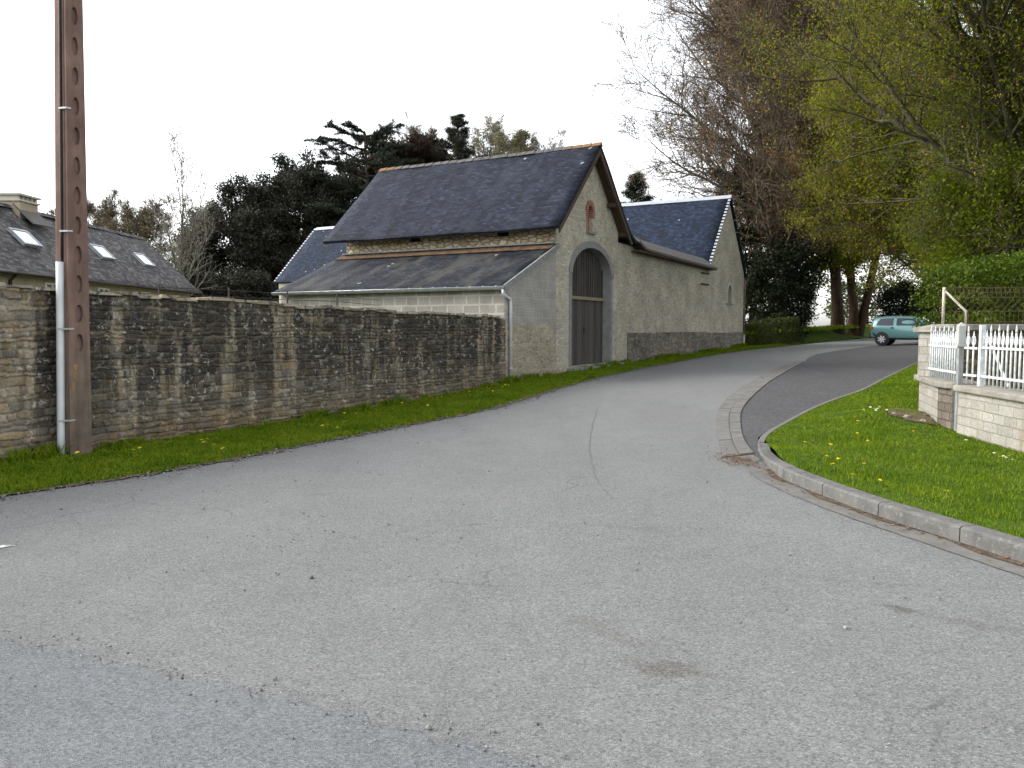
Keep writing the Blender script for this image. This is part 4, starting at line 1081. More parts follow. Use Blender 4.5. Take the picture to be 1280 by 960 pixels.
mb.extrude([(-hwp, -.4), (hwp, -.4), (hwp, H), (-hwp, H)], ov, -hwp, -hwp + .05, tf=tp)
mb.extrude([(-hwp, -.4), (hwp, -.4), (hwp, H), (-hwp, H)], [], -hwp + .05, hwp, tf=tp)
bevel(mb.build('pole', M['pole'], pole), .012)
mb = MB(); mb.tube([tp((-hwp - .035, -.02, z)) for z in np.linspace(.0, 2.62, 8)], .05, 10); mb.build('cable_guard', M['pipe'], pole)
mb = MB(); mb.tube([tp((-hwp - .012, -.03, z)) for z in np.linspace(2.6, 9.2, 16)], .018, 8); mb.build('cable', plain('black cable', (.02, .018, .018), .6), pole)
for z in (.55, 1.75, 3.02, 4.6):
    mb = MB(); k = (1 - .038 * z) * hwp + .006
    ring = [(-k - (.085 if z < 2.6 else .03), -.02, z), (-k, -k, z), (-k * .55, -k, z + .005)]
    for a_, b_ in zip(ring[:-1], ring[1:]): mb.bar(a_, b_, .008, .022)
    mb.build('strap', M['zinc_dull'], pole)

mb = MB()
mb.extrude([(-.11, 1.1), (-.06, 1.13), (-.05, 1.22), (-.03, 1.25), (-.06, 1.3), (-.1, 1.28), (-.08, 1.2)], [], -hwp - .003, -hwp + .01, tf=tp)
mb.extrude([(-.12, .96), (-.09, .95), (-.08, 1.06), (-.12, 1.07)], [], -hwp - .003, -hwp + .01, tf=tp)
mb.build('paint_mark', plain('orange paint', (.24, .13, .05), .8, var=.4, sc=30), pole)
# ------------------------------------------------------------------ farmhouse
M['hwall'] = plain('beige render', (.36, .3, .22), .9, var=.15, sc=3, bump=.3)
house = empty('farmhouse', (-15.85, 34.8, 0), 0, 'low beige farmhouse with grey slate roof, skylights and brick chimney beyond the wall', 'house')
mb = MB(); mb.box(-1.95, 1.95, -30, -.15, -.5, 3.2); mb.extrude([(-1.95, 3.2), (1.95, 3.2), (0, 5.1)], [], -.55, -.15); mb.build('wall', M['hwall'], house)
mb = MB(); roof_slab(mb, (2.3, 3.06), (0, 5.34), -30, 0, th=.09, ny=40, seed=12, sag=.08, wav=.02); roof_slab(mb, (-2.3, 3.06), (0, 5.34), -30, 0, th=.09, ny=40, seed=13, sag=.08, wav=.02)
rf = mb.build('roof', M['slate_house'], house)
mb = MB()
for i in range(60): mb.add([(-.13, -30 + i * .5, 5.36), (0, -30 + i * .5, 5.49), (.13, -30 + i * .5, 5.36), (-.13, -29.515 + i * .5, 5.35), (0, -29.515 + i * .5, 5.48), (.13, -29.515 + i * .5, 5.35)], [(0, 1, 4, 3), (1, 2, 5, 4)])
mb.build('ridge_tile', M['slate_house'], rf)
sl = np.array([2.3, 0, -2.28]); sl /= np.linalg.norm(sl); nv = np.array([2.28, 0, 2.3]); nv /= np.linalg.norm(nv)
M['sky_glass'] = plain('reflecting glass', (.7, .74, .78), .06, .9, .8, .05)
for yy in (-10.48, -5.95, -2.7):
    c0 = np.array([2.3, yy, 3.06]) + (np.array([0, 0, 5.34]) - np.array([2.3, 0, 3.06])) * .51; c0[1] = yy
    c0 = c0 + nv * .11
    mb = MB()
    for s_ in (-1, 1):
        mb.obox(c0 + sl * .31 * s_, sl * .03, np.array([0, .46, 0]), nv * .05); mb.obox(c0 + np.array([0, .43, 0]) * s_, sl * .275, np.array([0, .03, 0]), nv * .049)
    f = mb.build('skylight', M['zinc'], house)
    MB().obox(c0 + nv * .02, sl * .275, np.array([0, .398, 0]), nv * .01).build('pane', M['sky_glass'], f)
mb = MB(); yc = -8.75; mb.box(-.32, .32, yc - .5, yc + .5, 4.6, 5.6); ch = mb.build('chimney', ashlar_mat('tan brick', (.36, .27, .19), (.43, .34, .25), (.4, .36, .3), .22, .075, .012), house)
mb = MB(); mb.box(-.38, .38, yc - .56, yc + .56, 5.6, 5.66)
for i in range(5): mb.box(-.3, .3, yc - .5 + i * .225, yc - .4 + i * .225, 5.66, 5.78)
mb.box(-.4, .4, yc - .58, yc + .58, 5.78, 5.84); mb.build('cap', M['palestone'], ch)
mb = MB(); mb.obox(np.array([.33, yc, 5.3]) + sl * .15, sl * .45, np.array([0, .52, 0]), nv * .02); mb.build('flashing', M['slate_cope'], ch)
for yy in (-10.5, -7.45, -4.3, -1.6, -13.4):
    mb = MB(); x0 = 1.952
    for a_, b_, c_, d_ in ((-.36, .36, 2.9, 2.95), (-.36, .36, 1.85, 1.9), (-.36, -.31, 1.9, 2.9), (.31, .36, 1.9, 2.9), (-.025, .025, 1.9, 2.9)): mb.box(x0, x0 + .04, yy + a_, yy + b_, c_, d_)
    f = mb.build('window', M['white'], house)
    MB().box(x0 - .001, x0 + .012, yy - .31, yy + .31, 1.9, 2.9).build('pane', M['glass'], f)
mb = MB(); mb.tube([(2.2, -12.6, 3.1), (2.02, -12.6, 2.9), (2.0, -12.6, 0)], .045, 8); mb.build('downpipe', M['iron'], house)
mb = MB(); mb.tube([(2.36, -30, 3.09), (2.36, 0, 3.09)], .04, 8); mb.build('gutter', M['iron'], house)

# ------------------------------------------------------------------ garden corner: low wall, pillar, railing, mesh fence
M['garden'] = ashlar_mat('pale garden blocks', (.27, .26, .222), (.34, .33, .29), (.215, .2, .165), .34, .12, .007, .7, dirt=(.55, .72, (.22, .17, .11)))
M['garden_shade'] = ashlar_mat('shaded garden blocks', (.125, .105, .085), (.175, .15, .12), (.09, .075, .06), .26, .117, .011, .8)  # darker copy of the garden blocks, shade painted into the colour
M['cap'] = plain('grey cap stone', (.21, .195, .165), .9, var=.3, sc=6, bump=.6)
lowz = .84
def ring_prism(mb, pts, z0, z1, m=0):
    n = len(pts); vs = [(p[0], p[1], z0) for p in pts] + [(p[0], p[1], z1) for p in pts]
    mb.add(vs, [tuple(range(n))[::-1], tuple(range(n, 2 * n))] + [(i, (i + 1) % n, n + (i + 1) % n, n + i) for i in range(n)], m)
# corner block with short return
cb = empty('corner_plinth', (6.08, 11.38, .1), 0, 'chunky pale stone corner plinth with chipped cap under the tall pillar', 'plinth')
q = [(0, 0), (.22, -.36), (.9, -.1), (1.3, 1.5), (.62, 1.72)]
q = [(0.0, 0.0), (-.03, -.42), (.35, -.42), (.95, 1.45), (.52, 1.55)]
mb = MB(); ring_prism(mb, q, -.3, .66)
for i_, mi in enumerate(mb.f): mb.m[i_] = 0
mb.m[2] = 1  # face turned from the sun gets the painted shade
o = mb.build('base', [M['garden'], M['garden_shade']], cb)
mb = MB(); q2 = [(-.07, .0), (-.09, -.36), (-.02, -.43), (.38, -.46), (1.0, 1.48), (.46, 1.62)]; ring_prism(mb, q2, .662, .75); bevel(mb.build('cap', M['cap'], cb), .02)
pl = empty('stone_pillar', (6.52, 12.42, .85), R(22), 'square stone pillar with flat cap at the end of the white railing', 'pillar')
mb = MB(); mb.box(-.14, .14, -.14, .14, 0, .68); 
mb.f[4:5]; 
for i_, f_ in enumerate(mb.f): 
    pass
mb.m[2] = 1  # shade painted on the pillar's unlit side
bevel(mb.build('shaft', [M['garden'], M['garden_shade']], pl), .012)
mb = MB(); mb.box(-.2, .2, -.2, .2, .681, .75); mb.add([(-.2, -.2, .75), (.2, -.2, .75), (.2, .2, .75), (-.2, .2, .75), (0, 0, .81)], [(0, 1, 4), (1, 2, 4), (2, 3, 4), (3, 0, 4)]); bevel(mb.build('cap', M['cap'], pl), .012)
# low wall towards the camera
GA, GB = np.array([5.93, 10.60]), np.array([5.52, 6.0])
dv = GA - GB; Lw = np.linalg.norm(dv); dv = dv / Lw; gr = math.atan2(dv[1], dv[0])
gw = empty('garden_wall', (GB[0], GB[1], .1), gr, 'low wall of pale stone blocks with smooth cap carrying the white railing', 'wall')
mb = MB(); mb.box(0, Lw, -.38, 0, -.4, .66); mb.build('base', M['garden'], gw)   # local +y faces the road
mb = MB(); mb.box(-.05, Lw + .04, -.44, .06, .662, .745); bevel(mb.build('cap', M['cap'], gw), .02)
# gate post
M['post'] = plain('pale cast post', (.34, .345, .32), .75, var=.15, sc=5, bump=.3)
gp = empty('railing_post', (6.05, 10.80, .08), gr, 'pale square post on a thin grey stem dividing the white railing', 'post')
mb = MB(); mb.box(-.035, .035, -.03, .03, -.2, 1.3); mb.build('stem', plain('grey steel stem', (.24, .25, .245), .6, .2), gp)
mb = MB(); mb.box(-.045, .045, -.045, .045, 1.301, 1.55); mb.add([(-.045, -.045, 1.55), (.045, -.045, 1.55), (.045, .045, 1.55), (-.045, .045, 1.55), (0, 0, 1.6)], [(0, 1, 4), (1, 2, 4), (2, 3, 4), (3, 0, 4)]); mb.box(-.06, .06, -.06, .06, 1.27, 1.3); mb.build('head', M['post'], gp)
# railings
M['railpaint'] = plain('chalky white paint', (.5, .53, .525), .6, 0, .3, .25, 16)
def railing(label, p, q, z0, ztop, post_at, first_short=False):
    p, q = np.array(p), np.array(q); d = q - p; L = np.linalg.norm(d); r = empty('white_railing', (p[0], p[1], z0), math.atan2(d[1], d[0]), label, 'railing', 'white garden railings')
    n = int(L / .1)
    ht = ztop - z0
    for k in range(n):
        x = .05 + k * .1; tall = (k % 2 == 0); h = ht if tall else ht - .07
        mb = MB(); mb.tube([(x, 0, .0), (x, 0, h - .09)], .0115, 6); mb.tube([(x, 0, h - .1), (x, 0, h - .07), (x, 0, h)], [.0115, .0125, .003], 6)
        b_ = mb.build('picket', M['railpaint'], r)
    for z in (.1, ht - .31):
        MB().box(0, L, -.018, .018, z, z + .028).build('rail', M['railpaint'], r)
    mb = MB(); z1 = ht - .28
    for k in range(n):
        x = .05 + k * .1
        for s_ in (-1, 1):
            pts = [(x + s_ * (.012 + .026 * math.sin(a) * (1 - a / 9)), 0, z1 + .03 + .055 * (1 - math.cos(a)) / 1.0) for a in np.linspace(0, 4.6, 9)]
            mb.tube(pts, .006, 5, caps=False)
    MB_ = mb.build('scrollwork', M['railpaint'], r)
    for x in post_at:
        MB().box(x - .03, x + .03, -.03, .03, -.02, ht + .0).build('upright', M['railpaint'], r)
    return r
RA, RB = (6.12, 10.45), (5.86, 7.5)
r1 = railing('long white picket railing on the low pale stone wall, with a diagonal brace', RA, RB, .86, 1.64, (.03,), 0)
MB().bar((.06, .05, .62), (.62, .05, .02), .018, .03).build('brace', M['railpaint'], r1)
railing('short white picket railing between the stone pillar and the pale post', (6.40, 12.26), (6.12, 10.92), .87, 1.63, (), 0)
railing('narrow white railing piece between the pale post and the long railing', (6.07, 10.72), (6.11, 10.49), .86, 1.63, (), 0)
# back wall with mesh fence
M['backwall'] = stone_mat('brown garden rubble', [(.12, .085, .05), (.17, .12, .07), (.09, .07, .05)], .3, .12, (.1, .08, .055), .06, .85, bump=.8)
bwv = np.array([9.0, .55]); ba = math.atan2(bwv[1], bwv[0])
bk = empty('back_garden_wall', (6.68, 12.55, .1), ba, 'brown stone wall with grey coping behind the white railing, topped by wire mesh', 'wall')
MB().box(0.12, 9, -.12, .2, -.3, 1.46).build('base', M['backwall'], bk)
bevel(MB().box(0.1, 9.05, -.2, .27, 1.462, 1.56).build('cap', M['cap'], bk), .015)
mf = empty('mesh_fence', (6.68, 12.60, 1.66), ba, 'rusty woven wire fence with a braced pale end post on the back wall', 'fence')
M['rustpaint'] = plain('flaking white post', (.42, .38, .3), .8, var=.4, sc=14, bump=.5)
M['wire'] = plain('rusty wire', (.09, .06, .04), .7, .3, .3, .3, 6)
MB().tube([(.12, .05, 0), (.12, .05, .58)], .022, 8).build('post', M['rustpaint'], mf)
MB().tube([(.13, .04, .52), (.42, -.06, .2), (.42, -.06, 0)], .018, 8).build('brace', M['rustpaint'], mf)
for x in (2.7, 5.3, 7.9): MB().tube([(x, .05, 0), (x, .05, .6)], .02, 8).build('post', M['rustpaint'], mf)
mb = MB()
for z in (.03, .2, .42, .5, .57): mb.tube([(.12, .05, z), (9, .05, z + .03)], .0045, 4)
for x in np.arange(.16, 9, .075): mb.tube([(x, .05, .0), (x, .05, .2)], .003, 3, caps=False); mb.tube([(x, .05, .42), (x, .05, .56), (x + .037, .05, .6), (x + .06, .05, .5)], .003, 3, caps=False)
for x in np.arange(.2, 9, .11):
    mb.tube([(x, .05, .2), (x + .2, .05, .42)], .003, 3, caps=False); mb.tube([(x + .2, .05, .2), (x, .05, .42)], .003, 3, caps=False)
mb.build('wire_mesh', M['wire'], mf)
# loose stones at the foot of the plinth
rg = random.Random(31); st = None
for i, (x, y, s_) in enumerate(((5.84, 11.75, .06), (5.95, 11.5, .045), (5.76, 12.0, .04))):
    bm = bmesh.new(); bmesh.ops.create_icosphere(bm, subdivisions=2, radius=s_)
    for v in bm.verts: v.co *= 1 + rg.uniform(-.18, .18); v.co.z *= .6
    me = bpy.data.meshes.new('loose_stone'); bm.to_mesh(me); bm.free()
    o = link('loose_stone', me, M['cap']); o.location = (x, y, float(terr(x, y) + lawn_z(np.array([x]), np.array([y]))[0]) + s_ * .3)
    tag(o, ('larger pale loose stone lying in the grass below the corner plinth', 'mid sized loose stone lying closest to the plinth corner', 'smallest loose stone on the bare soil beside the plinth')[i], 'stone', 'loose stones by the plinth')

# ------------------------------------------------------------------ car
g = G('teal metallic paint', .28, .5, .35); g.base(g.mix(.0, (.092, .21, .21), (.1, .3, .3))); g.b.inputs['Coat Weight'].default_value = .6; M['paint'] = g.m
M['blackplastic'] = plain('black plastic', (.02, .02, .022), .6)
M['carglass'] = plain('tinted glass', (.015, .02, .03), .06, 0, .5, .1)
M['rubber'] = plain('tyre rubber', (.018, .018, .018), .85)
M['alloy'] = plain('wheel cover', (.38, .39, .4), .4, .4, .5)
M['red'] = plain('red lamp', (.35, .02, .02), .25, 0, .6)
M['clear'] = plain('clear lamp', (.6, .6, .6), .15, .2, .6)
car_heading = math.atan2(-.6, .8)
hx, hy = .8, -.6
rear = np.array([18.15, 40.3])
car = empty('parked_car', (rear[0] + hx * 1.7, rear[1] + hy * 1.7, float(terr(rear[0] + 1.4, rear[1] - 1.0)) + .01), car_heading, 'small teal green three door hatchback parked on the side road by the hedge', 'car')
# station: x, zlow, zbelt, ztop, half width low, half belt, half top
ST = [(-1.70, .42, .80, .92, .60, .62, .50), (-1.66, .36, .86, 1.18, .70, .73, .52), (-1.52, .30, .90, 1.36, .76, .77, .57), (-1.2, .26, .90, 1.41, .79, .795, .60), (-.6, .24, .89, 1.425, .80, .805, .61),
      (0, .24, .88, 1.42, .80, .805, .60), (.45, .24, .87, 1.36, .80, .80, .58), (.8, .24, .86, 1.2, .80, .795, .58), (1.15, .25, .84, .98, .79, .78, .6), (1.45, .28, .74, .82, .74, .73, .58), (1.66, .33, .6, .68, .66, .64, .52), (1.72, .38, .52, .56, .58, .56, .45)]
def section(st):
    x, zl, zb, zt, wl, wb, wt = st
    h = [(0, zl), (wl * .93, zl), (wl, zl + .08), (wl * 1.01, (zl + zb) / 2), (wb, zb), (wb * .55 + wt * .45, zb + (zt - zb) * .5), (wt, zb + (zt - zb) * .86), (wt * .8, zt - .01), (0, zt)]
    return [(x, y, z) for y, z in h] + [(x, -y, z) for y, z in h[-2:0:-1]]
mb = MB(); S = [section(s_) for s_ in ST]; P = np.array([s_ + [s_[0]] for s_ in S]); mb.grid(P, 0, True)
mb.add(S[0], [tuple(range(len(S[0])))]); mb.add(S[-1], [tuple(range(len(S[0])))[::-1]])
body = mb.build('body', M['paint'], car); 
md = body.modifiers.new('sub', 'SUBSURF'); md.levels = 1; md.render_levels = 1
def body_y(x, z):
    X = [s_[0] for s_ in ST]
    v = [np.interp(x, X, [s_[k] for s_ in ST]) for k in range(1, 7)]
    zl, zb, zt, wl, wb, wt = v
    return float(np.interp(z, [zl, zl + .08, (zl + zb) / 2, zb, zb + (zt - zb) * .5, zb + (zt - zb) * .86, zt], [wl * .93, wl, wl * 1.01, wb, wb * .55 + wt * .45, wt, wt * .8]))
def side_patch(name, poly, mat, off=.012, sides=(-1, 1), parent=car):
    for s_ in sides:
        mb = MB(); vs = [(x, s_ * (body_y(x, z) + off), z) for x, z in poly]; vi = [(x, s_ * (body_y(x, z) - .02), z) for x, z in poly]; n_ = len(poly)
        tri = tessellate_polygon([[Vector((x, z, 0)) for x, z in poly]])
        mb.add(vs, [tuple(t_) for t_ in tri]); mb.add(vs + vi, [(i, (i + 1) % n_, n_ + (i + 1) % n_, n_ + i) for i in range(n_)])
        mb.build(name, mat, parent)
side_patch('side_window', [(-1.38, .96), (-1.34, 1.10), (-1.22, 1.27), (-.95, 1.29), (-.62, 1.3), (-.62, .95), (-1.0, .945)], M['carglass'])
side_patch('door_window', [(-.48, .95), (-.48, 1.3), (-.1, 1.3), (.3, 1.25), (.62, 1.08), (.86, .93)], M['carglass'])
side_patch('door_seam', [(-.55, .32), (-.55, 1.33), (-.535, 1.33), (-.535, .32)], M['blackplastic'], .008)
side_patch('sill_trim', [(-1.0, .26), (-1.0, .33), (.95, .33), (.95, .26)], M['blackplastic'], .012)
side_patch('door_handle', [(-.72, .80), (-.72, .86), (-.6, .86), (-.6, .80)], M['blackplastic'], .02)
side_patch('rear_light', [(-1.685, .72), (-1.66, .86), (-1.56, .88), (-1.58, .70)], M['red'], .012)
side_patch('rear_bumper', [(-1.695, .36), (-1.70, .58), (-1.48, .58), (-1.36, .40), (-1.38, .30)], M['blackplastic'], .03)
side_patch('front_bumper', [(1.70, .40), (1.66, .56), (1.42, .54), (1.36, .40), (1.4, .3)], M['blackplastic'], .03)
side_patch('headlight', [(1.66, .58), (1.6, .66), (1.42, .7), (1.48, .58)], M['clear'], .012)
mb = MB(); mb.box(-1.76, -1.67, -.6, .6, .36, .58); bevel(mb.build('rear_bumper', M['blackplastic'], car), .03)
mb = MB(); mb.obox((-1.62, 0, 1.08), (.012, 0, .0), (0, .46, 0), (.06, 0, .14)); mb.build('rear_window', M['carglass'], car)
mb = MB(); mb.obox((.68, 0, 1.19), (.2, 0, -.13), (0, .5, 0), (.01, 0, .016)); mb.build('windscreen', M['carglass'], car)
for s_ in (-1, 1):
    mb = MB(); mb.obox((.62, s_ * .9, .98), (.06, 0, 0), (0, .08, 0), (0, 0, .06)); bevel(mb.build('mirror', M['paint'], car), .02)
for x in (-1.12, 1.18):
    for s_ in (-1, 1):
        yb = body_y(x, .4)
        mb = MB(); mb.tube([(x, s_ * (yb - .25), .3), (x, s_ * (yb + .008), .3)], .335, 24); mb.build('wheel_arch', M['blackplastic'], car)
        mb = MB(); mb.tube([(x, s_ * (yb - .14), .272), (x, s_ * (yb - .1), .272), (x, s_ * (yb + .01), .272), (x, s_ * (yb + .022), .272)], [.24, .275, .275, .25], 24); w = mb.build('wheel', M['rubber'], car)
        mb = MB(); mb.tube([(x, s_ * (yb + .0), .272), (x, s_ * (yb + .032), .272)], .045, 12)
        for a_ in np.arange(0, 6.28, 6.2832 / 7): mb.bar((x + .04 * math.cos(a_), s_ * (yb + .024), .272 + .04 * math.sin(a_)), (x + .18 * math.cos(a_), s_ * (yb + .024), .272 + .18 * math.sin(a_)), .07, .012, up=(0, 1, 0))
        mb.build('rim', M['alloy'], w)

# ------------------------------------------------------------------ trees and hedges
def at(x, y): return (x, y, float(terr(x, y)))
tree('bare_beech', 'huge bare grey beech with a dense crown of thin twigs beside the long barn', at(18.6, 56), 30, .62, 21, ((0, 0, 15.5), (11.8, 9, 15)), (74, 13, 9, 8), .14, bark_m='bark_grey',
     leaf=[('leaf_copper', 2, .15, .1, .22)], ang=(1.1, .7, .7, .65), twig_len=(.48, .46, .48), twr=.012, wob=.075, up_bias=.1, minL=3)
tree('copper_beech', 'tall beech with copper brown buds, single straight trunk by the road bend', at(24.8, 61), 27, .46, 22, ((-3, -3, 14), (9, 8, 11)), (36, 11, 8, 7), .2, bark_m='bark_red',
     leaf=[('leaf_copper', 6, .17, .22, .85), ('leaf_green', 5, .17, .22, .25)], ang=(1.2, .8, .75, .7), twr=.011, up_bias=.0, droop=.03, minL=3)
tree('forked_beech', 'beech with a forked pair of reddish trunks standing nearest the parked car', at(26.4, 62), 24, .38, 23, ((2, -2, 11.5), (11, 8, 9)), (44, 11, 9, 6), .22, lean=(-.03, 0), bark_m='bark_red',
     leaf=[('leaf_green', 11, .19, .28, .9)], ang=(1.2, .8, .75, .7), twr=.011, up_bias=.0, droop=.03, minL=3)
tr2 = bpy.context.scene.objects.get('forked_beech')
P0, R0 = grow(np.random.default_rng(5), np.array([[.3, 0, -.2]]), np.array([[.22, 0, 1.]]), np.array([16.]), .36, .12, 8, .03, .03); R0[:, 0] *= 1.25
V, F = tubes([(P0, R0, 12)]); link('second_trunk', np_mesh('second_trunk', V, F, True), M['bark_red'], tr2)
tree('lane_beech', 'yellow green beech leaning over the lane behind the parked car, trunk hidden by the hedge', at(24.6, 45), 15, .35, 26, ((-3.6, 0, 9.2), (7.2, 5.5, 6.0)), (44, 12, 9, 6), .2, bark_m='bark_dark',
     leaf=[('leaf_green', 7, .14, .2, .9), ('leaf_copper', 1, .13, .2, .5)], dirs=(-.6, -.1, .05), ang=(1.1, .75, .75, .7), droop=.06, twr=.008, up_bias=.05, minL=3, l1r=.3)
tree('roadside_beech', 'large spreading beech in fresh leaf whose long limbs reach over the garden and road', at(17.5, 27), 21, .5, 24, ((-.9, 0, 10.2), (9.0, 8.5, 8.4)), (50, 12, 8, 6), .16, bark_m='bark_green', twig_m='twig_olive',
     leaf=[('leaf_green', 8, .088, .17, .85), ('leaf_copper', 2, .08, .14, .4)], dirs=(-.8, 0, .4), ang=(1.1, .75, .75, .7), droop=.05, twr=.006, up_bias=.1, minL=3, l1r=.42)
tree('fresh_leaf_tree', 'bright green leafy tree at the edge of the garden behind the roadside beech', at(19.0, 24), 11, .35, 25, ((-.6, 0, 5.8), (6.4, 6, 5)), (40, 11, 9, 6), .1, bark_m='bark_dark',
     leaf=[('leaf_fresh', 9, .1, .2, .9)], twr=.006, ang=(1.2, .75, .75, .7), up_bias=0, minL=2)
# dark evergreens right of the barn
mass_tree('dark_holly', 'dense dark holly bush beneath the bare beech at the road bend', at(17.6, 52.5), ((0, 0, 3.2), (2.3, 2.3, 3.6)), 31, 'holly', 130, (.5, .95), 420, .19, .2)
mass_tree('ivy_tree', 'dark ivy clad evergreen rising close behind the gable of the long barn', at(17.2, 58), ((0, 0, 6), (3.7, 2.5, 6.8)), 32, 'holly', 170, (.6, 1.2), 330, .22, .3)
mass_tree('roadside_evergreen', 'low dark evergreen behind the roof of the parked car', at(27.8, 57), ((.5, 0, 1.9), (2.3, 1.6, 2.2)), 33, 'holly', 70, (.5, .9), 480, .17, .15)
def hedge_box(name, label, p, rz, L, wd, h, seed, leaf_m, n, size, cat='hedge', bulge=.25, group=None, clear=None):
    """a hedge: stems inside, leaves packed towards its uneven outside"""
    rng = np.random.default_rng(seed); root = empty(name, p, rz, label, cat, group)
    u = rng.uniform(-1, 1, (n, 3)); k = rng.integers(0, 3, n)
    sgn = np.sign(u[np.arange(n), k]); u[np.arange(n), k] = sgn * rng.uniform(.72, 1.06, n)
    Q = np.column_stack([u[:, 0] * L / 2, u[:, 1] * wd / 2, (u[:, 2] + 1) * h / 2])
    bump = bulge * (np.sin(Q[:, 0] * 2.3 + seed) * np.sin(Q[:, 2] * 2.9 + 1) + .6 * np.sin(Q[:, 0] * 5.1 + Q[:, 2] * 3.3))
    Q[:, 1] += np.sign(u[:, 1]) * bump * .6; Q[:, 2] += bump * .5 * (u[:, 2] > .3); Q[:, 2] = np.maximum(Q[:, 2], .02)
    if clear: Q = Q[~((Q[:, 0] < -L / 2 + clear[0]) & (Q[:, 2] < clear[1]))]
    V, F = leaves_mesh(rng, Q, size, .5, .5, .25); link('foliage', np_mesh('foliage', V, F), M[leaf_m], root)
    m = max(6, int(L * 3)); st = np.column_stack([rng.uniform(-.45, .45, m) * L, rng.uniform(-.2, .2, m) * wd, np.full(m, -.1)])
    PL, RL = grow(rng, st, np.tile([[0, 0, 1.]], (m, 1)) + rng.normal(0, .2, (m, 3)), np.full(m, h * .85), np.full(m, .03), .01, 5, .12, .05)
    V, F = tubes([(PL, RL, 5)]); link('stems', np_mesh('stems', V, F, True), M['bark_dark'], root)
    return root
for k_, (x_, y_, rx_, h_, lb_) in enumerate(((15.3, 24.5, 2.6, 5.6, 'leafy green garden tree rising over the left end of the laurel hedge'), (18.5, 28, 4.2, 7.2, 'tall leafy green garden tree behind the middle of the laurel hedge'), (17.2, 20.5, 3.0, 5.2, 'leafy green garden tree at the right edge behind the mesh fence'), (24.6, 38, 4.2, 7.5, 'leafy garden tree farther back, between the parked car and the laurel hedge'))):
    mass_tree('garden_tree', lb_, at(x_, y_), ((0, 0, h_ * .55), (rx_, rx_ * .8, h_ * .5)), 90 + k_, 'leaf_fresh', 90, (.5, 1.0), 420, .13, .15, 'bark_dark', group='green trees in the garden', flat=.9, jag=.3)
hedge_box('clipped_hedge', 'low clipped hedge, rounder and browner, against the corner of the long barn', (14.6, 47.3, float(terr(14.6, 47.3))), R(50), 2.6, 1.3, 1.35, 41, 'hedge', 9000, .1, bulge=.2, group='clipped hedges at the bend')
hedge_box('clipped_hedge', 'low clipped hedge, squarer and greener, in front of the dark holly', (17.0, 50.3, float(terr(17, 50.3))), R(52), 3.4, 1.4, 1.6, 42, 'hedge', 12000, .1, bulge=.15, group='clipped hedges at the bend')
hedge_box('laurel_hedge', 'bright green laurel hedge rising behind the wire mesh fence', (11.1, 14.6, .2), ba, 6.7, 1.7, 2.62, 43, 'laurel', 52000, .075, bulge=.28, clear=(.8, 1.4))
mass_tree('laurel_bush', 'rounded yellow green laurel bush over the right end of the mesh fence', (9.9, 13.7, .2), ((0, 0, 1.5), (1.0, .8, 1.15)), 44, 'laurel', 60, (.25, .5), 900, .075, .08, cat='bush')

# trees beyond the wall on the left
mass_tree('yew_tree', 'broad dark yew, lower and wider, standing left of the cedar', at(-24.5, 74), ((0, 0, 6.6), (5.6, 4.5, 7.4)), 51, 'yew', 330, (.9, 1.6), 360, .24, .4, jag=.14)
mass_tree('yew_tree', 'tall dark yew between the wide yew and the cedar', at(-19.6, 76), ((0, 0, 8.4), (4.6, 4, 8.4)), 52, 'yew', 330, (.9, 1.6), 360, .24, .4, jag=.14)
mass_tree('shrub_thicket', 'dark thicket of brown green shrubs at the end of the farmhouse', at(-24.0, 66), ((0, 0, 2.6), (6.0, 3, 3.2)), 53, 'yew', 190, (.8, 1.3), 420, .22, .2, cat='shrub')
mass_tree('yew_tree', 'dark yew filling the gap under the left branches of the cedar', at(-16.0, 82), ((0, 0, 9), (5.2, 3.5, 8.6)), 62, 'yew', 300, (.9, 1.6), 360, .24, .4, jag=.14)
layered_tree('cedar_tree', 'flat topped cedar with layered dark branches above the barn roof', at(-13.4, 76), 19.6, 54, 'cedar', .55, 58, .2, lambda f: 1 - .25 * f - .4 * f ** 6, 7.2, .13, 2800, .2, .17)
layered_tree('spruce_tree', 'dark pointed spruce showing over the barn ridge', at(-6.4, 82), 22.0, 55, 'yew', .4, 90, .2, lambda f: (1 - f) ** .9, 7.5, .15, 1500, .17, .55)
mass_tree('purple_plum', 'dark reddish brown tree between the cedar and the spruce', at(-10.6, 84), ((0, 0, 14.6), (5.6, 4, 6.6)), 56, 'leaf_rust', 190, (.8, 1.4), 330, .3, .35, jag=.25)
tree('spring_tree', 'round pale tree with sparse young leaves above the middle of the barn ridge', at(-1.3, 85), 22.3, .35, 57, ((0, 0, 17.5), (4.4, 4, 4.6)), (34, 9, 8, 6), .5, bark_m='bark_grey', twig_m='twig_pale', leaf=[('leaf_bud', 2, .2, .15, .6)], twr=.014, minL=1)
tree('bare_sapling_tree', 'thin bare tree whose twigs just clear the barn ridge near the gable', at(4.6, 88), 22.3, .25, 58, ((0, 0, 18), (4.5, 3, 4)), (26, 8, 7, 5), .5, bark_m='bark_grey', twig_m='twig_pale', twr=.014, minL=1)
tree('bare_crown_tree', 'bare brown tree whose top twigs rise behind the dark plum', at(-10.2, 84), 22.4, .3, 59, ((0, 0, 17.5), (4.8, 3, 4.6)), (30, 9, 8, 6), .45, bark_m='bark_dark', twr=.014, minL=1)
layered_tree('fir_tree', 'small dark fir between the barn gable and the bare beech', at(10.9, 72), 14.6, 60, 'holly', .3, 80, .15, lambda f: (1 - f) ** .85, 4.6, .16, 1100, .15, .55)
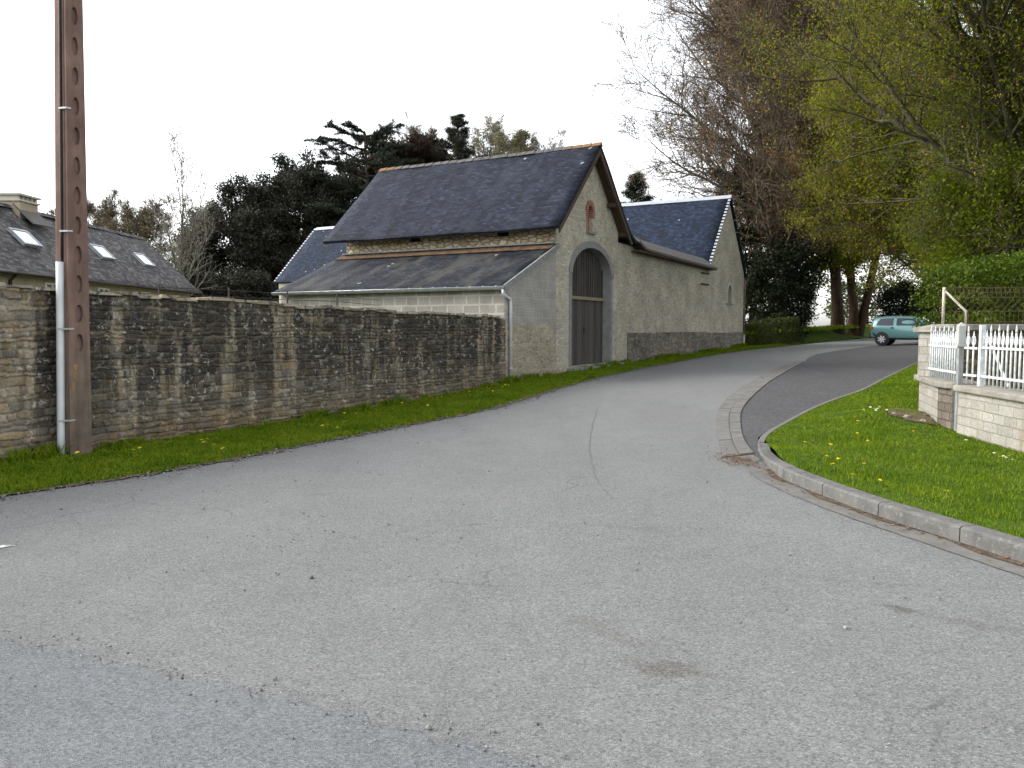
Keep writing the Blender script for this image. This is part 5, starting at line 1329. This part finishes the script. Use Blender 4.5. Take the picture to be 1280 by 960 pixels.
tree('pale_ash', 'slender bare ash with pale forked stems rising beyond the farmhouse', at(-23.3, 57), 10.5, .17, 61, ((0, 0, 9.5), (2.6, 2, 5.8)), (12, 7, 6, 4), .15, bark_m='bark_grey', twig_m='twig_pale', ang=(.4, .6, .7, .7), twr=.011, upL1=.12, wob=.11, up_bias=.6, minL=2.5, l1r=.55)
for i, (x, y, h, w, lb) in enumerate(((-31.5, 62, 11.2, 3.6, 'budding orchard tree, furthest from the ash, behind the farmhouse ridge'), (-27.2, 60, 10.4, 3.2, 'budding orchard tree standing right beside the bare ash'), (-36.5, 66, 10.5, 3.8, 'budding orchard tree directly behind the utility pole'))):
    tree('orchard_tree', lb, at(x, y), h, .22, 70 + i, ((0, 0, h * .66), (w, w * .8, h * .36)), (30, 9, 8, 6), .3, bark_m='bark_green', twig_m='twig', leaf=[('leaf_bud', 1, .12, .1, .4)], group='budding trees behind the farmhouse', twr=.01, minL=1)
# a soft belt of far woodland
for i, (x, y) in enumerate(((42, 95), (60, 105), (-60, 110), (-45, 118))):
    mass_tree('far_tree', ('distant tree seen through the gap left of the parked car', 'distant tree far beyond the road bend on the right', 'distant tree beyond the farmhouse on the far left', 'distant tree beyond the orchard trees')[i], at(x, y), ((0, 0, 3.5), (7, 4, 3.6)), 80 + i, 'hedge', 60, (.9, 1.8), 60, .4, .3)

# ------------------------------------------------------------------ flowers, debris
def dandelion_mesh():
    mb = MB(); n_ = 14
    for ring, (r_, z_) in enumerate(((.022, .0), (.015, .006))):
        for k in range(n_):
            a_ = 2 * math.pi * k / n_ + ring * .2; c_, s_ = math.cos(a_), math.sin(a_)
            mb.add([(0, 0, z_ + .004), (r_ * .7 * c_ - .004 * s_, r_ * .7 * s_ + .004 * c_, z_ + .007), (r_ * c_, r_ * s_, z_ + .003), (r_ * .7 * c_ + .004 * s_, r_ * .7 * s_ - .004 * c_, z_ + .007)], [(0, 1, 2, 3)], 0)
    mb.tube([(0, 0, -.09), (.004, .002, -.04), (0, 0, 0)], .0025, 5, 1)
    return mb
M['yellow'] = plain('dandelion yellow', (.8, .62, .015), .6, var=.1)
M['stemg'] = plain('flower stem', (.12, .2, .04), .6)
M['petal'] = plain('daisy white', (.8, .8, .78), .6, var=.05)
dl = [(-5.48, 10.0), (-4.87, 10.2), (-4.88, 10.4), (-4.26, 11.1), (-4.27, 11.0), (-4.32, 11.05), (-4.02, 10.7), (-3.83, 10.5), (-3.01, 12.63), (-2.99, 12.88), (-2.77, 12.6), (-2.77, 13.11), (-3.06, 14.54), (-2.85, 14.62), (-2.53, 14.89), (-2.25, 16.3),
      (-1.66, 15.69), (-1.63, 17.3), (-1.54, 17.51), (-.98, 18.49), (-.82, 18.67), (-.6, 18.98), (-.52, 18.72), (-.44, 18.5), (-.23, 19.27), (-.17, 19.76), (-.08, 19.5)]
dr = [(4.17, 11.33), (4.95, 11.39), (4.46, 10.26), (4.3, 9.6), (3.72, 9.27), (3.53, 9.57), (3.35, 8.44), (3.3, 8.15), (3.43, 8.34), (3.54, 7.97), (3.2, 7.43), (3.34, 7.18), (3.65, 6.64), (5.18, 10.25)]
ds = [(5.85, 12.72), (5.77, 12.5), (5.7, 12.67), (5.61, 12.33), (5.76, 12.47), (5.64, 12.3), (5.69, 12.09), (5.43, 12.25), (5.54, 12.12), (5.5, 12.45), (5.19, 8.54), (5.13, 8.35), (5.21, 8.41), (5.17, 8.3), (5.23, 8.34), (5.17, 8.19), (5.45, 9.53)]
proto = dandelion_mesh().build('dandelion', [M['yellow'], M['stemg']])
rg = random.Random(2)
def plant(lst, zf, proto, label, cat, group, first, hgt, k):
    for i, (x, y) in enumerate(lst):
        o = proto if (first and i == 0) else proto.copy()
        if o is not proto: col.objects.link(o)
        z_ = float(terr(x, y)) + float(np.ravel(zf(np.array([x]), np.array([y])))[0])
        o.location = (x, y, z_ + hgt * rg.uniform(.85, 1.15)); o.rotation_euler = (rg.uniform(-.3, .3), rg.uniform(-.3, .3), rg.uniform(0, 6)); s_ = k * rg.uniform(.8, 1.2); o.scale = (s_, s_, 1)
        tag(o, label, cat, group)
plant(dl, verge_z, proto, 'yellow dandelion in the grass strip below the black streaked wall', 'flower', 'dandelions along the wall verge', True, .095, 1.25)
plant(dr, lawn_z, proto, 'yellow dandelion on the lawn behind the kerb', 'flower', 'dandelions on the lawn', False, .085, 1.0)
mb = MB()
for k in range(12):
    a_ = 2 * math.pi * k / 12; c_, s_ = math.cos(a_), math.sin(a_)
    mb.add([(0, 0, 0), (.01 * c_ - .0035 * s_, .01 * s_ + .0035 * c_, .003), (.018 * c_, .018 * s_, .001), (.01 * c_ + .0035 * s_, .01 * s_ - .0035 * c_, .003)], [(0, 1, 2, 3)], 0)
mb.tube([(0, 0, 0), (0, 0, .006)], [.006, .003], 7, 1); mb.tube([(0, 0, -.07), (0, 0, 0)], .002, 4, 2)
dp = mb.build('daisy', [M['petal'], M['yellow'], M['stemg']])
plant(ds[:10], lawn_z, dp, 'small white daisy in the patch near the corner plinth', 'flower', 'daisies by the corner plinth', True, .075, 1.1)
plant(ds[10:], lawn_z, dp, 'small white daisy on the lawn close to the low garden wall', 'flower', 'daisies by the low wall', False, .075, 1.0)

def scatter(name, pts, size, mat, seed, label, cat, flat=True, dz=.01):
    rng = np.random.default_rng(seed); P = np.column_stack([pts, terr(pts[:, 0], pts[:, 1]) + dz + rng.uniform(0, .012, len(pts))])
    if flat:
        V, F = leaves_mesh(rng, P, size, .6, 2.5, .4, np.array([0, 0, 0.]), .0)
        V = V.reshape(-1, 4, 3); m_ = P[:, None, 2:3]; V[..., 2:3] = m_ + (V[..., 2:3] - m_) * .35; V = V.reshape(-1, 3)
    else:
        oc = np.array([[1, 0, 0], [0, 1, 0], [-1, 0, 0], [0, -1, 0], [0, 0, .8], [0, 0, -.6]]); fc = np.array([[0, 1, 4], [1, 2, 4], [2, 3, 4], [3, 0, 4], [1, 0, 5], [2, 1, 5], [3, 2, 5], [0, 3, 5]])
        n_ = len(P); k = (size * rng.lognormal(0, .4, n_))[:, None, None]; V = (P[:, None, :] + (oc[None] + rng.normal(0, .22, (n_, 6, 3))) * k).reshape(-1, 3)
        F = [(np.arange(n_)[:, None, None] * 6 + fc[None]).reshape(-1, 3)]
    return tag(link(name, np_mesh(name, V, F), mat), label, cat, None, 'stuff')
M['dead'] = leaf_mat('dead leaves', [(.1, (.06, .03, .015)), (.5, (.14, .075, .035)), (.95, (.24, .15, .08))], .0, .8)
M['pebble'] = leaf_mat('pebbles', [(.1, (.06, .06, .06)), (.5, (.16, .155, .145)), (.95, (.36, .35, .33))], 0, .8)
rng = np.random.default_rng(77)
k1 = np.array([2.74, 9.55]) + rng.normal(0, 1, (520, 2)) @ np.array([[.12, .05], [-.03, .3]])
k1 = k1[(k1[:, 0] < 2.98)]
ki = rng.integers(12, 100, 420); off = np.abs(rng.normal(0, .1, 420)) + .01
k2 = kp[ki] - np.column_stack([-np.gradient(kp, axis=0)[ki][:, 1], np.gradient(kp, axis=0)[ki][:, 0]]) / np.linalg.norm(np.gradient(kp, axis=0)[ki], axis=1)[:, None] * off[:, None]
scatter('dead_leaves', np.concatenate([k1, k2]), .035, M['dead'], 5, 'brown dead leaves gathered in the gutter along the kerb', 'leaves')
scatter('lawn_litter', np.array([3.9, 9.4]) + rng.normal(0, 1, (70, 2)) * np.array([.35, .8]), .03, M['dead'], 25, 'few brown dead leaves lying on the lawn behind the kerb', 'leaves', dz=.14)
vl = np.array(road_left[2:16]); vi = resample(vl, 600)[rng.integers(0, 560, 2600)] + rng.normal(0, .1, (2600, 2))
scatter('verge_litter', vi, .02, M['dead'], 6, 'brown litter and grit along the ragged edge of the grass verge', 'litter', dz=.02)
pp = np.column_stack([rng.uniform(-6, 4, 1500), rng.uniform(2.4, 13, 1500)]); pp = pp[inside(pp, [(-9, 2.4), (-5.2, 8), (-2, 13), (2.9, 13), (2.7, 9), (3.2, 5.5), (3.5, 2.4)])]
cl = np.array([-1.4, 6.0]) + rng.normal(0, 1, (160, 2)) * np.array([.6, .5])
seam = resample([(-3.34, 4.4), (-2.28, 4.05), (-1.32, 3.6), (-.39, 3.16), (.35, 2.75)], 300)[rng.integers(0, 300, 350)] + rng.normal(0, .07, (350, 2))
scatter('verge_grit', resample(vl, 600)[rng.integers(0, 560, 5000)] + rng.normal(0, .16, (5000, 2)), .009, M['pebble'], 16, 'grit washed along the edge of the road beside the grass verge', 'gravel', False, .008)
scatter('loose_gravel', np.concatenate([pp, cl, seam]), .0048, M['pebble'], 8, 'loose grit and small pebbles scattered over the worn road', 'gravel', False, .004)
# sealed joints and cracks in the surfacing
def crack(line, w, seed):
    r_ = np.random.default_rng(seed); q = resample(line, 70); q[1:-1] += np.cumsum(r_.normal(0, .006, (68, 2)), 0) * .5 + r_.normal(0, .006, (68, 2))
    t_ = np.gradient(q, axis=0); t_ /= np.linalg.norm(t_, axis=1)[:, None]; n_ = np.column_stack([-t_[:, 1], t_[:, 0]]); ww = (w * (.5 + r_.uniform(0, 1, 70)) * np.sin(np.linspace(.1, 3.04, 70)) ** .5)[:, None]
    return [tuple(p) for p in q + n_ * ww / 2] + [tuple(p) for p in (q - n_ * ww / 2)[::-1]]
M['tar'] = plain('old crack filler', (.12, .119, .113), .9, var=.3, sc=20)
for k_, (ln_, w_) in enumerate((([(1.75, 16.2), (1.35, 13.2), (1.05, 10.9), (.9, 8.3), (1.0, 7.2)], .009), ([(1.4, 5.2), (2.3, 4.9), (3.1, 4.75)], .004))):
    tag(sheet('road_crack', crack(ln_, w_, k_), M['tar'], .005, .3), kind='structure')
# worn end of a painted line
g = G('worn paint', .7, .2); f = g.ramp(g.noise(g.world(), sc=30, det=5), [(.42, (.26, .26, .255)), (.55, (.6, .6, .58))]); g.base(f)
tag(sheet('road_marking', [(-4.75, 5.62), (-3.98, 6.02), (-3.86, 6.12), (-3.95, 6.14), (-4.85, 5.72)], g.m, .006, .1, .012, 9), kind='structure')

# ------------------------------------------------------------------ light, camera, render
w = bpy.data.worlds.new('World'); sc.world = w; w.use_nodes = True; nt = w.node_tree
bg = nt.nodes['Background']; sky = nt.nodes.new('ShaderNodeTexSky'); sky.sky_type = 'NISHITA'; sky.sun_disc = False
SUN_EL, SUN_AZ = 32.0, -82.0      # azimuth from +Y, towards -X
sky.sun_elevation = R(SUN_EL); sky.sun_rotation = R(SUN_AZ); sky.dust_density = 2.0; sky.air_density = 1.0; sky.ozone_density = 1.0
hs = nt.nodes.new('ShaderNodeHueSaturation'); hs.inputs['Saturation'].default_value = .2; hs.inputs['Value'].default_value = 1.0
nt.links.new(sky.outputs[0], hs.inputs['Color']); nt.links.new(hs.outputs[0], bg.inputs[0]); bg.inputs[1].default_value = .15
sl_ = bpy.data.lights.new('sun', 'SUN'); sl_.energy = .6; sl_.angle = R(24); sl_.color = (1, .93, .84)
so = bpy.data.objects.new('sun', sl_); col.objects.link(so)
dirv = Vector((math.sin(R(SUN_AZ)) * math.cos(R(SUN_EL)), math.cos(R(SUN_AZ)) * math.cos(R(SUN_EL)), math.sin(R(SUN_EL))))
so.rotation_euler = dirv.to_track_quat('Z', 'Y').to_euler(); so.location = (0, 0, 30)

cam = bpy.data.cameras.new('camera'); co = bpy.data.objects.new('camera', cam); col.objects.link(co)
cam.sensor_width = 36; cam.lens = 1000 / 1280 * 36; cam.clip_end = 3000
co.location = (0, 0, 1.6); co.rotation_euler = (R(90) - math.atan(70 / 1000), 0, 0)
sc.camera = co
sc.view_settings.view_transform = 'Standard'; sc.view_settings.look = 'None'; sc.view_settings.exposure = 1.85; sc.view_settings.gamma = 1
sc.view_settings.use_curve_mapping = False
sc.cycles.max_bounces = 6; sc.cycles.diffuse_bounces = 3; sc.cycles.transparent_max_bounces = 6
